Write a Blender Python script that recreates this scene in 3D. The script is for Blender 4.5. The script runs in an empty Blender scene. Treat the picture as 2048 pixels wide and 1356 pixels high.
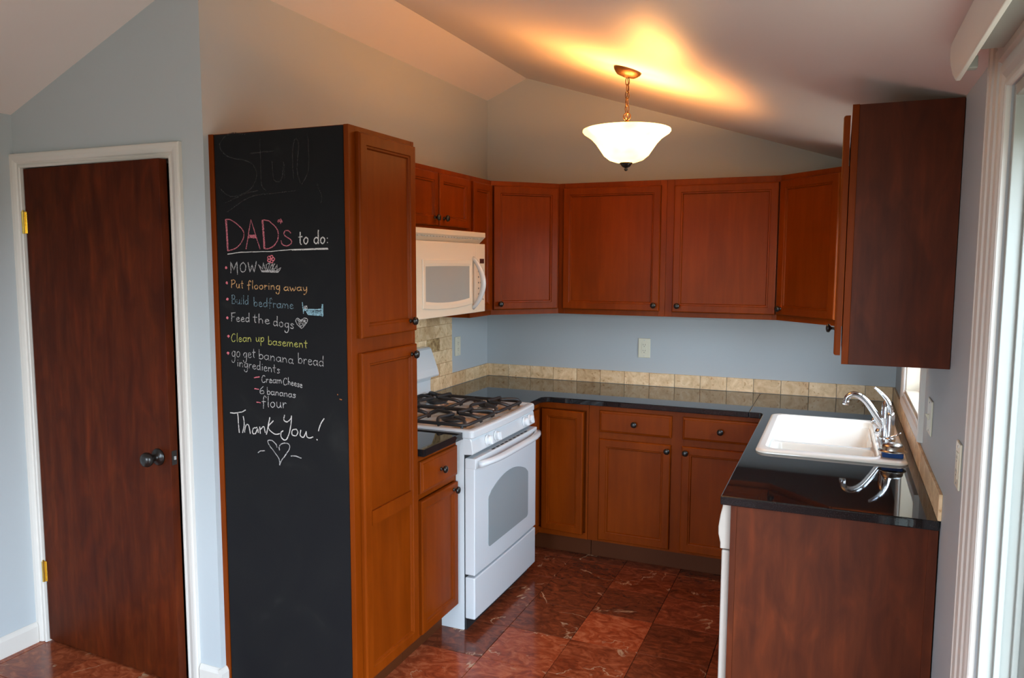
import bpy, bmesh, math, random
from mathutils import Matrix, Vector
random.seed(7)
PI = math.pi
sc = bpy.context.scene
COL = sc.collection

# ------------------------------------------------------------------ camera, world, light, exposure
cd = bpy.data.cameras.new('camera'); cam = bpy.data.objects.new('camera', cd); COL.objects.link(cam)
yaw, pitch, roll = 0.4011, -0.0985, 0.0038
F = Vector((-math.sin(yaw) * math.cos(pitch), math.cos(yaw) * math.cos(pitch), math.sin(pitch)))
R0 = Vector((math.cos(yaw), math.sin(yaw), 0)); U0 = R0.cross(F)
R = R0 * math.cos(roll) + U0 * math.sin(roll); U = -R0 * math.sin(roll) + U0 * math.cos(roll)
cam.matrix_world = Matrix(((R.x, U.x, -F.x, 2.1589), (R.y, U.y, -F.y, -4.6653), (R.z, U.z, -F.z, 1.6691), (0, 0, 0, 1)))
cd.sensor_fit = 'HORIZONTAL'; cd.sensor_width = 36; cd.lens = 36 * 1542.16 / 2048
cd.clip_start = 0.05; cd.clip_end = 60
sc.camera = cam
sc.view_settings.view_transform = 'Standard'; sc.view_settings.look = 'None'
sc.view_settings.gamma = 1; sc.view_settings.use_curve_mapping = False
sc.view_settings.exposure = 0.0
w = bpy.data.worlds.new('overcast sky'); sc.world = w; w.use_nodes = True
wn = w.node_tree.nodes; wl = w.node_tree.links
wb = wn['Background']; wb.inputs['Strength'].default_value = 21.0
tc = wn.new('ShaderNodeTexCoord'); sep = wn.new('ShaderNodeSeparateXYZ'); wr = wn.new('ShaderNodeValToRGB')
wl.new(tc.outputs['Generated'], sep.inputs[0]); wm = wn.new('ShaderNodeMath'); wm.operation = 'MULTIPLY_ADD'; wm.inputs[1].default_value = .5; wm.inputs[2].default_value = .5
wl.new(sep.outputs['Z'], wm.inputs[0]); wl.new(wm.outputs[0], wr.inputs[0]); wl.new(wr.outputs[0], wb.inputs['Color'])
wr.color_ramp.elements[0].position = 0.485; wr.color_ramp.elements[0].color = (.13, .14, .12, 1)   # ground
wr.color_ramp.elements[1].position = 0.80; wr.color_ramp.elements[1].color = (.62, .80, 1.05, 1)
we = wr.color_ramp.elements.new(.515); we.color = (.80, .90, 1.0, 1)
def portal(name, loc, rot, sx, sy):
    l = bpy.data.lights.new(name, 'AREA'); l.shape = 'RECTANGLE'; l.size = sx; l.size_y = sy
    l.cycles.is_portal = True
    o = bpy.data.objects.new(name, l); COL.objects.link(o); o.location = loc; o.rotation_euler = rot
W = 2.462
portal('sliding_door_daylight', (W + .12, -3.75, 1.03), (0, PI / 2, 0), 2.05, 1.75)
portal('kitchen_window_daylight', (W + .13, -1.07, 1.51), (0, PI / 2, 0), .9, .78)
portal('added_window_daylight', (.5, -6.42, 1.3), (PI / 2, 0, 0), 2.2, 1.6)

# ------------------------------------------------------------------ helpers
def lin(r, g=None, b=None):
    if g is None: g = b = r
    return tuple((c / 255 / 12.92 if c / 255 <= .04045 else ((c / 255 + .055) / 1.055) ** 2.4) for c in (r, g, b)) + (1,)
def mat(name, col=(.8, .8, .8, 1), rough=.5, metal=0, coat=0, coat_rough=.1, bump=0, bscale=60, spec=.5):
    m = bpy.data.materials.new(name); m.use_nodes = True
    b = m.node_tree.nodes['Principled BSDF']
    b.inputs['Base Color'].default_value = col; b.inputs['Roughness'].default_value = rough
    b.inputs['Metallic'].default_value = metal; b.inputs['Coat Weight'].default_value = coat
    b.inputs['Coat Roughness'].default_value = coat_rough; b.inputs['Specular IOR Level'].default_value = spec
    if bump:
        n = m.node_tree.nodes; l = m.node_tree.links
        t = n.new('ShaderNodeTexCoord'); z = n.new('ShaderNodeTexNoise'); z.inputs['Scale'].default_value = bscale
        bb = n.new('ShaderNodeBump'); bb.inputs['Strength'].default_value = bump; bb.inputs['Distance'].default_value = .002
        l.new(t.outputs['Object'], z.inputs['Vector']); l.new(z.outputs[0], bb.inputs['Height']); l.new(bb.outputs[0], b.inputs['Normal'])
    return m
def nz(m, scale, detail=4, stretch=(1, 1, 1), dist=0, rnd=False, rough=.5):
    n = m.node_tree.nodes; l = m.node_tree.links
    t = n.new('ShaderNodeTexCoord'); mp = n.new('ShaderNodeMapping'); mp.inputs['Scale'].default_value = stretch
    z = n.new('ShaderNodeTexNoise'); z.inputs['Scale'].default_value = scale; z.inputs['Detail'].default_value = detail
    z.inputs['Distortion'].default_value = dist; z.inputs['Roughness'].default_value = rough
    l.new(t.outputs['Object'], mp.inputs['Vector']); l.new(mp.outputs[0], z.inputs['Vector'])
    if rnd:
        oi = n.new('ShaderNodeObjectInfo'); mu = n.new('ShaderNodeMath'); mu.operation = 'MULTIPLY'; mu.inputs[1].default_value = 37.
        cb = n.new('ShaderNodeCombineXYZ'); l.new(oi.outputs['Random'], mu.inputs[0])
        for i in range(3): l.new(mu.outputs[0], cb.inputs[i])
        l.new(cb.outputs[0], mp.inputs['Location'])
    return z
def ramp(m, src, stops, interp='LINEAR'):
    r = m.node_tree.nodes.new('ShaderNodeValToRGB'); m.node_tree.links.new(src, r.inputs[0])
    r.color_ramp.interpolation = interp
    e = r.color_ramp.elements
    e[0].position, e[0].color = stops[0][0], stops[0][1]; e[1].position, e[1].color = stops[-1][0], stops[-1][1]
    for p, c in stops[1:-1]:
        x = e.new(p); x.color = c
    return r.outputs[0]
def mixc(m, fac, a, b, mode='MIX'):
    n = m.node_tree.nodes.new('ShaderNodeMix'); n.data_type = 'RGBA'; n.blend_type = mode
    l = m.node_tree.links
    for sock, v in ((n.inputs[0], fac), (n.inputs[6], a), (n.inputs[7], b)):
        if hasattr(v, 'links'): l.new(v, sock)
        else: sock.default_value = v
    return n.outputs[2]
def setc(m, out, name='Base Color'):
    m.node_tree.links.new(out, m.node_tree.nodes['Principled BSDF'].inputs[name])
def wood(name, dark, mid, light, rough, figure=False, spec=.5, coat=.3):
    m = mat(name, rough=rough, coat=coat, coat_rough=.22, spec=spec)
    g = nz(m, 3.2, 6, (9, 9, .8), .4, True, .6)
    f = nz(m, 2.3, 3, (1.6, 1.6, .8), .5, True)
    a = ramp(m, g.outputs[0], [(.25, dark), (.5, mid), (.75, light)])
    b = ramp(m, f.outputs[0], [(.3, (.82, .80, .78, 1)), (.7, (1.12, 1.12, 1.12, 1))])
    c = mixc(m, 1., a, b, 'MULTIPLY')
    if figure:
        q = nz(m, 3.5, 4, (4, 4, 1.4), .9, True)
        d = ramp(m, q.outputs[0], [(.3, (.72, .7, .7, 1)), (.52, (1, 1, 1, 1)), (.72, (1.35, 1.28, 1.15, 1))])
        c = mixc(m, 1., c, d, 'MULTIPLY')
    setc(m, c)
    return m
M = {}
M['wood'] = wood('cherry stained maple', (.140, .0225, .0006, 1), (.163, .0268, .0009, 1), (.190, .033, .0016, 1), .36, coat=.0, spec=.09)
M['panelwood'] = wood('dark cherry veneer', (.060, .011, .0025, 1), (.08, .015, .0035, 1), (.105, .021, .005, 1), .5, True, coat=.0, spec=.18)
M['doorwood'] = wood('stained slab veneer', (.045, .006, .001, 1), (.065, .010, .0016, 1), (.092, .016, .0025, 1), .5, True, coat=.0, spec=.1)
M['kick'] = mat('dark kick board', (.075, .018, .004, 1), .6, spec=.15)
M['wall'] = mat('blue grey wall paint', (.43, .455, .47, 1), .55, bump=.08, bscale=160, spec=.35)
M['ceil'] = mat('satin white ceiling paint', (.74, .66, .62, 1), .48, bump=.03, bscale=120, spec=.28)
M['trim'] = mat('white trim paint', (.62, .57, .52, 1), .4)
M['vinyl'] = mat('shaded white vinyl', (.33, .33, .30, 1), .45)  # grey of backlit shade put into the white vinyl colour
M['warmlit'] = mat('warm lit white paint', (.46, .37, .27, 1), .4)  # warm light on the white jamb and sill put into the colour
M['grout'] = mat('brown grout', (.10, .035, .02, 1), .8)
M['enamel'] = mat('white enamel', (.60, .62, .64, 1), .2, coat=.2, coat_rough=.06)
M['bisque'] = mat('white plastic', (.70, .60, .47, 1), .35)
M['dishwhite'] = mat('reflection tinted enamel', (.46, .40, .35, 1), .4)  # pinkish reflection of the wood put into the white enamel colour
M['knobplastic'] = mat('white knob plastic', (.70, .72, .74, 1), .35)
M['pale'] = mat('ivory plastic', (.66, .61, .47, 1), .35)
M['iron'] = mat('black cast iron', (.018, .016, .017, 1), .5, bump=.2, bscale=300)
M['dark'] = mat('dark slot', (.012, .012, .013, 1), .6)
M['bronze'] = mat('oil rubbed bronze', (.008, .006, .005, 1), .3)
M['oldbronze'] = mat('antique bronze', (.055, .026, .011, 1), .38, metal=.6)
M['brass'] = mat('polished brass', (.75, .52, .12, 1), .25, metal=1)
M['chrome'] = mat('chrome', (.60, .60, .62, 1), .10, metal=1)
M['steel'] = mat('worn steel', (.42, .38, .33, 1), .25, metal=1)
M['alu'] = mat('burner ring aluminium', (.5, .5, .5, 1), .4, metal=1)
M['porcelain'] = mat('glossy white porcelain', (.86, .79, .69, 1), .12, coat=.4, coat_rough=.04)
M['ovenglass'] = mat('grey oven glass', (.26, .29, .30, 1), .08)
M['mwglass'] = mat('grey mesh window', (.33, .34, .32, 1), .15)
M['clear'] = mat('clear acrylic', (.55, .5, .45, 1), .12)
M['clear'].node_tree.nodes['Principled BSDF'].inputs['Transmission Weight'].default_value = .5
M['sponge'] = mat('blue sponge', (.008, .045, .17, 1), .85, bump=.8, bscale=400)
M['print'] = mat('grey print', (.22, .2, .17, 1), .6)
M['display'] = mat('brown display glass', (.07, .025, .02, 1), .15)
M['underside'] = mat('grey grille', (.42, .42, .40, 1), .5)
m = mat('blind vane fabric', (.75, .74, .70, 1), .7); M['vane'] = m
n = m.node_tree.nodes; L = m.node_tree.links; tl = n.new('ShaderNodeBsdfTranslucent'); tl.inputs[0].default_value = (.8, .8, .76, 1)
x = n.new('ShaderNodeMixShader'); x.inputs[0].default_value = .25; L.new(n['Principled BSDF'].outputs[0], x.inputs[1]); L.new(tl.outputs[0], x.inputs[2]); L.new(x.outputs[0], n['Material Output'].inputs[0])
# granite
m = mat('black granite', (.008, .008, .009, 1), .035, spec=.5); M['granite'] = m
z = nz(m, 420, 2); setc(m, ramp(m, z.outputs[0], [(.35, (.004, .004, .0045, 1)), (.62, (.012, .012, .013, 1)), (.74, (.06, .055, .05, 1))]))
# travertine, per-piece offset
m = mat('travertine', rough=.5); M['stone'] = m
z = nz(m, 16, 6, (1, 1, 1), 1.1, True, .65)
a = ramp(m, z.outputs[0], [(.3, lin(196, 160, 118)), (.5, lin(222, 190, 148)), (.7, lin(238, 212, 176))])
oi = m.node_tree.nodes.new('ShaderNodeObjectInfo')
b = ramp(m, oi.outputs['Random'], [(0, (.80, .75, .68, 1)), (.35, (.96, .95, .93, 1)), (1, (1.08, 1.08, 1.08, 1))])
z2 = nz(m, 55, 4, (1, 1, 1), .5, True)
c = ramp(m, z2.outputs[0], [(.31, (.70, .56, .42, 1)), (.39, (1, 1, 1, 1))])
c = mixc(m, 1, mixc(m, 1, a, b, 'MULTIPLY'), c, 'MULTIPLY'); setc(m, c)
# red marble, colour bias from obj.color
m = mat('red marble', rough=.16, spec=.36); M['marble'] = m
n = m.node_tree.nodes; L = m.node_tree.links
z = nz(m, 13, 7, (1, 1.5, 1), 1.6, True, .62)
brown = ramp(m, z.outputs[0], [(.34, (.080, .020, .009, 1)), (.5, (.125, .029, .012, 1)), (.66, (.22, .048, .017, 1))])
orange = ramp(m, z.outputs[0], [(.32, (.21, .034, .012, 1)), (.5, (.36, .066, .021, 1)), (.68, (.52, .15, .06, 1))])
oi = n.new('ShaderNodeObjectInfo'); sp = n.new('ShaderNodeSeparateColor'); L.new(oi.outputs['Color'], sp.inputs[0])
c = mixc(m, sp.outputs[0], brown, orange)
v = nz(m, 1.9, 6, (1, 1, 1), .7, True, .55)
vm = ramp(m, v.outputs[0], [(.493, (0, 0, 0, 1)), (.4985, (1, 1, 1, 1)), (.5015, (1, 1, 1, 1)), (.507, (0, 0, 0, 1))])
v2 = nz(m, 7, 2, (1, 1, 1), 0, True); v2m = ramp(m, v2.outputs[0], [(.52, (0, 0, 0, 1)), (.62, (1, 1, 1, 1))])
f = n.new('ShaderNodeMath'); f.operation = 'MULTIPLY'; L.new(vm, f.inputs[0]); L.new(v2m, f.inputs[1])
c = mixc(m, f.outputs[0], c, (.50, .30, .17, 1))
b3 = nz(m, 6, 3, (1, 1, 1), 1.2, True); b3m = ramp(m, b3.outputs[0], [(.69, (0, 0, 0, 1)), (.74, (1, 1, 1, 1))])
f2 = n.new('ShaderNodeMath'); f2.operation = 'MULTIPLY'; L.new(b3m, f2.inputs[0]); L.new(sp.outputs[1], f2.inputs[1])
c = mixc(m, f2.outputs[0], c, (.42, .22, .11, 1)); setc(m, c)
M['stone2'] = mat('brown pitted travertine', rough=.6); z = nz(M['stone2'], 45, 5, (1, 1, 1), .4); setc(M['stone2'], ramp(M['stone2'], z.outputs[0], [(.35, lin(128, 96, 58)), (.55, lin(178, 146, 98)), (.7, lin(205, 180, 140))]))
# chalkboard
m = mat('chalkboard paint', rough=.7, spec=.12); M['board'] = m
z = nz(m, 4, 5, (1, 1, 1), 1.5); setc(m, ramp(m, z.outputs[0], [(.35, (.0075, .007, .008, 1)), (.62, (.009, .0085, .009, 1)), (.78, (.017, .016, .0155, 1))]))
# cook top deck with burnt stains
m = mat('stained enamel deck', rough=.2, coat=.3); M['deck'] = m
z = nz(m, 9, 4, (1, 1, 1), .6); setc(m, ramp(m, z.outputs[0], [(.45, (.80, .77, .72, 1)), (.6, (.66, .42, .22, 1)), (.75, (.36, .16, .06, 1))]))
# glass pane
m = bpy.data.materials.new('window glass'); m.use_nodes = True; M['glass'] = m
n = m.node_tree.nodes; n.clear(); L = m.node_tree.links
o = n.new('ShaderNodeOutputMaterial'); t = n.new('ShaderNodeBsdfTransparent'); g = n.new('ShaderNodeBsdfGlossy'); x = n.new('ShaderNodeMixShader')
t.inputs[0].default_value = (.97, .99, .985, 1)
g.inputs['Roughness'].default_value = .02; x.inputs[0].default_value = .05
L.new(t.outputs[0], x.inputs[1]); L.new(g.outputs[0], x.inputs[2]); L.new(x.outputs[0], o.inputs[0])
# alabaster shade (lit lamp)
m = mat('lit alabaster glass', (.95, .80, .52, 1), .3); M['shade'] = m
b = m.node_tree.nodes['Principled BSDF']; b.inputs['Emission Strength'].default_value = 4.8
n = m.node_tree.nodes; L = m.node_tree.links
ly = n.new('ShaderNodeTexNoise'); ly.inputs['Scale'].default_value = 7; ly.inputs['Detail'].default_value = 2
tcn = n.new('ShaderNodeTexCoord'); L.new(tcn.outputs['Object'], ly.inputs['Vector'])
L.new(ramp(m, ly.outputs[0], [(.35, (1.0, .50, .13, 1)), (.6, (1.25, .72, .24, 1))]), b.inputs['Emission Color'])
# chalk: grainy coverage
def chalk(name, col, cover):
    m = bpy.data.materials.new(name); m.use_nodes = True
    b = m.node_tree.nodes['Principled BSDF']; b.inputs['Base Color'].default_value = col; b.inputs['Roughness'].default_value = .9
    z = nz(m, 330, 2)
    a = ramp(m, z.outputs[0], [(cover - .04, (1, 1, 1, 1)), (cover + .14, (.15, .15, .15, 1))])
    m.node_tree.links.new(a, b.inputs['Alpha'])
    return m
CH = {'pink': chalk('pink chalk', (.50, .13, .16, 1), .5), 'rose': chalk('rose chalk', (.62, .14, .17, 1), .56),
      'white': chalk('white chalk', (.58, .53, .50, 1), .56), 'grey': chalk('light chalk', (.40, .37, .36, 1), .52),
      'orange': chalk('orange chalk', (.56, .30, .12, 1), .52), 'blue': chalk('blue chalk', (.15, .22, .26, 1), .5),
      'sky': chalk('light blue chalk', (.22, .36, .42, 1), .5), 'yellow': chalk('yellow chalk', (.42, .39, .09, 1), .52),
      'faint': chalk('faint dust', (.028, .026, .025, 1), .44), 'fleck': chalk('orange paint fleck', (.35, .10, .02, 1), .7)}

def root(name, label, cat, loc=(0, 0, 0), rz=0, group=None):
    o = bpy.data.objects.new(name, None); COL.objects.link(o); o.location = loc; o.rotation_euler = (0, 0, rz)
    o.empty_display_size = .1
    o['label'] = label; o['category'] = cat
    if group: o['group'] = group
    return o
def emit(name, bm, m, parent=None, smooth=False, label=None, bev=0, seg=2, ang=35):
    me = bpy.data.meshes.new(name); bm.normal_update(); bm.to_mesh(me); bm.free()
    me.materials.append(m)
    if smooth:
        me.polygons.foreach_set('use_smooth', [True] * len(me.polygons))
    o = bpy.data.objects.new(name, me); COL.objects.link(o)
    if parent: o.parent = parent
    if bev:
        b = o.modifiers.new('bevel', 'BEVEL'); b.width = bev; b.segments = seg; b.limit_method = 'ANGLE'; b.angle_limit = math.radians(ang)
    if label: o['label'] = label
    return o
def tag(o, label, cat, group=None):
    o['label'] = label; o['category'] = cat
    if group: o['group'] = group
    return o
def struct(o): o['kind'] = 'structure'; return o
def B(bm, x0, x1, y0, y1, z0, z1, mtx=None):
    v = [bm.verts.new(p) for p in ((x0, y0, z0), (x1, y0, z0), (x1, y1, z0), (x0, y1, z0), (x0, y0, z1), (x1, y0, z1), (x1, y1, z1), (x0, y1, z1))]
    if mtx is not None:
        for q in v: q.co = mtx @ q.co
    for f in ((3, 2, 1, 0), (4, 5, 6, 7), (0, 1, 5, 4), (1, 2, 6, 5), (2, 3, 7, 6), (3, 0, 4, 7)): bm.faces.new([v[i] for i in f])
    return bm
def box(name, ext, m, parent=None, bev=.0015, seg=2, label=None):
    return emit(name, B(bmesh.new(), *ext), m, parent, bev=bev, seg=seg, label=label)
def prism(bm, pts, h0, h1, axis='z'):
    """extrude a closed 2-D outline; axis z: (x,y), y: (x,z), x: (y,z)"""
    def P(p, h): return {'z': (p[0], p[1], h), 'y': (p[0], h, p[1]), 'x': (h, p[0], p[1])}[axis]
    a = [bm.verts.new(P(p, h0)) for p in pts]; b = [bm.verts.new(P(p, h1)) for p in pts]
    bm.faces.new(a); bm.faces.new(b[::-1]); k = len(pts)
    for i in range(k): bm.faces.new([a[i], b[i], b[(i + 1) % k], a[(i + 1) % k]])
    bmesh.ops.recalc_face_normals(bm, faces=bm.faces)
    return bm
def lathe(bm, prof, seg=24, mtx=None, cx=0, cy=0):
    rings = []
    for r, z in prof:
        if r < 1e-6: rings.append([bm.verts.new((cx, cy, z))])
        else: rings.append([bm.verts.new((cx + r * math.cos(2 * PI * i / seg), cy + r * math.sin(2 * PI * i / seg), z)) for i in range(seg)])
    for a, b in zip(rings, rings[1:]):
        for i in range(seg):
            j = (i + 1) % seg
            q = [a[i % len(a)], a[j % len(a)], b[j % len(b)], b[i % len(b)]]
            q = list(dict.fromkeys(q))
            if len(q) > 2: bm.faces.new(q)
    if mtx is not None:
        for r in rings:
            for v in r: v.co = mtx @ v.co
    bmesh.ops.recalc_face_normals(bm, faces=bm.faces)
    return bm
def tube(bm, pts, rad, seg=10, flat=1.0, closed=False):
    pts = [Vector(p) for p in pts]; k = len(pts)
    rr = rad if isinstance(rad, (list, tuple)) else [rad] * k
    rings = []; prev = None
    for i in range(k):
        if closed: d = (pts[(i + 1) % k] - pts[i - 1]).normalized()
        else: d = (pts[min(i + 1, k - 1)] - pts[max(i - 1, 0)]).normalized()
        if prev is None:
            up = Vector((0, 0, 1)) if abs(d.z) < .9 else Vector((1, 0, 0)); a = d.cross(up).normalized()
        else: a = (prev - d * prev.dot(d)).normalized()
        prev = a; b = d.cross(a)
        rings.append([bm.verts.new(pts[i] + (a * math.cos(2 * PI * j / seg) + b * math.sin(2 * PI * j / seg) * flat) * rr[i]) for j in range(seg)])
    rng = range(k) if closed else range(k - 1)
    for i in rng:
        a, b = rings[i], rings[(i + 1) % k]
        for j in range(seg): bm.faces.new([a[j], a[(j + 1) % seg], b[(j + 1) % seg], b[j]])
    if not closed: bm.faces.new(rings[0][::-1]); bm.faces.new(rings[-1])
    bmesh.ops.recalc_face_normals(bm, faces=bm.faces)
    return bm
def spline(pts, n=6):
    pts = [Vector(p) for p in pts]; P = [pts[0]] + pts + [pts[-1]]; o = []
    for i in range(1, len(P) - 2):
        a, b, c, d = P[i - 1:i + 3]
        for k in range(n):
            t = k / n; o.append(.5 * ((2 * b) + (c - a) * t + (2 * a - 5 * b + 4 * c - d) * t * t + (3 * b - a - 3 * c + d) * t ** 3))
    o.append(pts[-1]); return o
def rrect(x0, x1, y0, y1, r, n=6):
    o = []
    for cx, cy, a0 in ((x1 - r, y1 - r, 0), (x0 + r, y1 - r, 90), (x0 + r, y0 + r, 180), (x1 - r, y0 + r, 270)):
        for i in range(n + 1):
            a = math.radians(a0 + 90 * i / n); o.append((cx + r * math.cos(a), cy + r * math.sin(a)))
    return o
def loft(bm, loops, cap0=False, cap1=True):
    """loops: list of equal-length lists of 3-D points"""
    R_ = [[bm.verts.new(p) for p in l] for l in loops]
    for a, b in zip(R_, R_[1:]):
        k = len(a)
        for i in range(k): bm.faces.new([a[i], a[(i + 1) % k], b[(i + 1) % k], b[i]])
    if cap0: bm.faces.new(R_[0][::-1])
    if cap1: bm.faces.new(R_[-1])
    bmesh.ops.recalc_face_normals(bm, faces=bm.faces)
    return R_

# ------------------------------------------------------------------ cabinet pieces (local: width +x, front faces -y, up +z)
def rl(x0, x1, z0, z1, y): return [(x0, y, z0), (x1, y, z0), (x1, y, z1), (x0, y, z1)]
def knob(parent, x, y, z, d=(0, -1)):
    """round bronze knob standing off along direction d"""
    mt = Matrix.Translation((x, y, z)) @ Vector((0, 0, 1)).rotation_difference(Vector((d[0], d[1], 0))).to_matrix().to_4x4()
    pr = [(0, 0), (.0085, 0), (.009, .002), (.005, .004), (.005, .012), (.009, .015), (.0155, .019), (.0165, .023), (.0145, .028), (.008, .031), (0, .032)]
    return emit('knob', lathe(bmesh.new(), pr, 20, mt), M['bronze'], parent, True)
def door_front(parent, x0, x1, z0, z1, yf, kn=None, rail=.054, mid=None, material='wood', name='door'):
    bm = bmesh.new()
    s = [(0, 0), (0, -.013), (.002, -.0172), (.006, -.019), (rail - .014, -.019), (rail - .011, -.0155), (rail - .005, -.015), (rail, -.007)]
    loft(bm, [rl(x0 + a, x1 - a, z0 + a, z1 - a, yf + y) for a, y in s], cap0=False, cap1=False)
    if mid:
        B(bm, x0 + rail - .006, x1 - rail + .006, yf - .0175, yf - .004, mid[0], mid[1])
    o = emit(name, bm, M[material], parent)
    bm = bmesh.new(); a = rail - .002
    B(bm, x0 + a, x1 - a, yf - .0085, yf - .001, z0 + a, z1 - a)
    emit('panel', bm, M[material], o)
    if kn: knob(o, kn[0], yf - .019, kn[1])
    return o
def drawer_front(parent, x0, x1, z0, z1, yf, kn=True):
    bm = bmesh.new()
    s = [(0, 0), (0, -.010), (.003, -.014), (.010, -.016), (.013, -.019)]
    loft(bm, [rl(x0 + a, x1 - a, z0 + a, z1 - a, yf + y) for a, y in s], cap0=False, cap1=True)
    o = emit('drawer', bm, M['wood'], parent)
    if kn: knob(o, (x0 + x1) / 2, yf - .019, (z0 + z1) / 2)
    return o
def carcass(parent, w_, d, z0, z1, kick=False, stiles=(), rails=(), rw=.04, sw=.038, m='wood', top=.04):
    """box body + face frame (built of stiles and rails), optional recessed toe kick"""
    zb = z0 + (.115 if kick else 0)
    box('cabinet_body', (0.001, w_ - .001, -d + .019, -.002, zb, z1 - .001), M[m], parent, bev=.001)
    bm = bmesh.new()
    for a, b in [(0, sw), (w_ - sw, w_)] + list(stiles): B(bm, a, b, -d, -d + .019, zb, z1)
    for a, b in [(zb, zb + rw), (z1 - top, z1)] + list(rails): B(bm, sw, w_ - sw, -d + .0005, -d + .0185, a, b)
    emit('face_frame', bm, M['wood'], parent, bev=.0008, seg=1)
    if kick: box('toe_kick', (0.001, w_ - .001, -d + .075, -d + .09, z0, zb), M['kick'], parent, bev=0)

LAMP = 21

CT = .918                                    # worktop height
def RM(r): return Matrix.Translation(r.location) @ Matrix.Rotation(r.rotation_euler.z, 4, 'Z')
def emitw(name, bm, m, parent, **k):         # bmesh given in room coordinates
    bmesh.ops.transform(bm, matrix=RM(parent).inverted(), verts=bm.verts)
    return emit(name, bm, m, parent, **k)
LEFT, RIGHT = PI / 2, -PI / 2

# ------------------------------------------------------------------ the setting
XL = -1.035; YD = -2.466; YR = -6.4
def zc(x): return 2.834 + (x - .274) * .43 if x < .274 else 2.834 - (x - .274) * .318
fl = emit('floor', B(bmesh.new(), XL - .12, W + .12, YR - .12, .12, -.12, -.007), M['grout']); struct(fl)
fl['label'] = 'red marble tile floor with thin brown joints'
tile_me = None; TP = .3015
orange = {(0, -1): 1.0}
for i in range(-8, 6):
    for j in range(-17, 5):
        x0 = 1.120 + i * TP; y0 = -1.532 + j * TP
        x1, y1 = x0 + TP, y0 + TP
        if x1 < XL or x0 > W or y0 > 0 or y1 < YR: continue
        if (x1 < .5 and y0 > -2.40) or y0 > -.5 or (x0 > 1.95 and y0 > -2.1): continue
        if tile_me is None:
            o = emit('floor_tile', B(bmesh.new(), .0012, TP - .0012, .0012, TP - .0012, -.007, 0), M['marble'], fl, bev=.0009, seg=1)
            tile_me = o.data; tile0 = o
        else:
            o = tile0.copy(); o.data = tile_me; COL.objects.link(o); o.parent = fl
        cut = x0 < XL or x1 > W or y1 > 0
        o.location = (x0, y0, random.uniform(-.0006, .0003))
        if cut:
            a, b = max(x0, XL) - x0, min(x1, W) - x0; c_, d_ = 0, min(y1, 0) - y0
            bm = B(bmesh.new(), a + .0012, b - .0012, .0012, d_ - .0012, -.007, 0); me = bpy.data.meshes.new('floor_tile'); bm.to_mesh(me); bm.free(); me.materials.append(M['marble']); o.data = me
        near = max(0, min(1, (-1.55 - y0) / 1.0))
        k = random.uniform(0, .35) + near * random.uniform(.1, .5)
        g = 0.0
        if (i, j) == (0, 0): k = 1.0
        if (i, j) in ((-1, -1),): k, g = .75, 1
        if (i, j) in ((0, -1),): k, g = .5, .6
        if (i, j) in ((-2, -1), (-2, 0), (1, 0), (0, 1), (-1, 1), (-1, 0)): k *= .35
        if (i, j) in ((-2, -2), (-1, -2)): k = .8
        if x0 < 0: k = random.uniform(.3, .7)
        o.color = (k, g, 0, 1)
# walls
bm = prism(bmesh.new(), [(XL - .12, -.1), (W + .12, -.1), (W + .12, zc(W + .12) + .05), (.274, 2.884), (XL - .12, zc(XL - .12) + .05)], 0, .12, 'y')
wall_back = struct(emit('wall_back', bm, M['wall'])); wall_back['label'] = 'blue grey gable wall behind the cabinets'
bm = prism(bmesh.new(), [(YD, -.1), (0, -.1), (0, zc(0) + .03), (YD, zc(0) + .03)], -.12, 0, 'x')
wall_left = struct(emit('wall_left', bm, M['wall'])); wall_left['label'] = 'blue grey wall behind the pantry and range'
bm = bmesh.new()
def wallx(y0, y1, z0, z1): B(bm, W, W + .14, y0, y1, z0, z1)
SY0, SY1 = -4.60, -2.80                     # sliding door opening
WY0, WY1, WZ0, WZ1 = -1.46, -.68, 1.075, 1.96
zt = 2.16
wallx(WY1, .12, -.1, zt); wallx(SY1, WY0, -.1, zt); wallx(WY0, WY1, -.1, WZ0); wallx(WY0, WY1, WZ1, zt)
wallx(SY0, SY1, 2.03, zt); wallx(SY0, SY1, -.1, -.007); wallx(YR - .12, SY0, -.1, zt)
wall_right = struct(emit('wall_right', bm, M['wall'])); wall_right['label'] = 'blue grey wall with the kitchen window and sliding door'
DX0, DX1, DZ = -.985, -.163, 2.052
bm = prism(bmesh.new(), [(XL, -.1), (DX0 - .018, -.1), (DX0 - .018, DZ + .018), (DX1 + .018, DZ + .018), (DX1 + .018, -.1), (-.1201, -.1), (-.1201, zc(-.12) + .03), (XL, zc(XL) + .03)], YD, YD + .115, 'y')
wall_door = struct(emit('wall_front', bm, M['wall'])); wall_door['label'] = 'grey wall around the brown slab door'
bm = prism(bmesh.new(), [(YR - .12, -.1), (.12, -.1), (.12, 2.33), (YR - .12, 2.33)], XL - .12, XL, 'x')
o = struct(emit('wall_side', bm, M['wall'])); o['label'] = 'blue grey wall left of the brown door'
bm = bmesh.new()
RX0, RX1, RZ0, RZ1 = -.6, 1.6, .5, 2.1
B(bm, XL - .12, RX0, YR - .12, YR, -.1, 2.25); B(bm, RX1, W + .12, YR - .12, YR, -.1, 2.15)
B(bm, RX0, RX1, YR - .12, YR, -.1, RZ0)
prism(bm, [(XL - .12, 2.25), (RX0, 2.25), (RX0, RZ1), (RX1, RZ1), (RX1, 2.15), (W + .12, 2.15), (.274, 2.884)], YR - .12, YR, 'y')
o = struct(emit('wall_rear', bm, M['wall'])); o['label'] = 'blue grey wall behind the camera'
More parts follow.
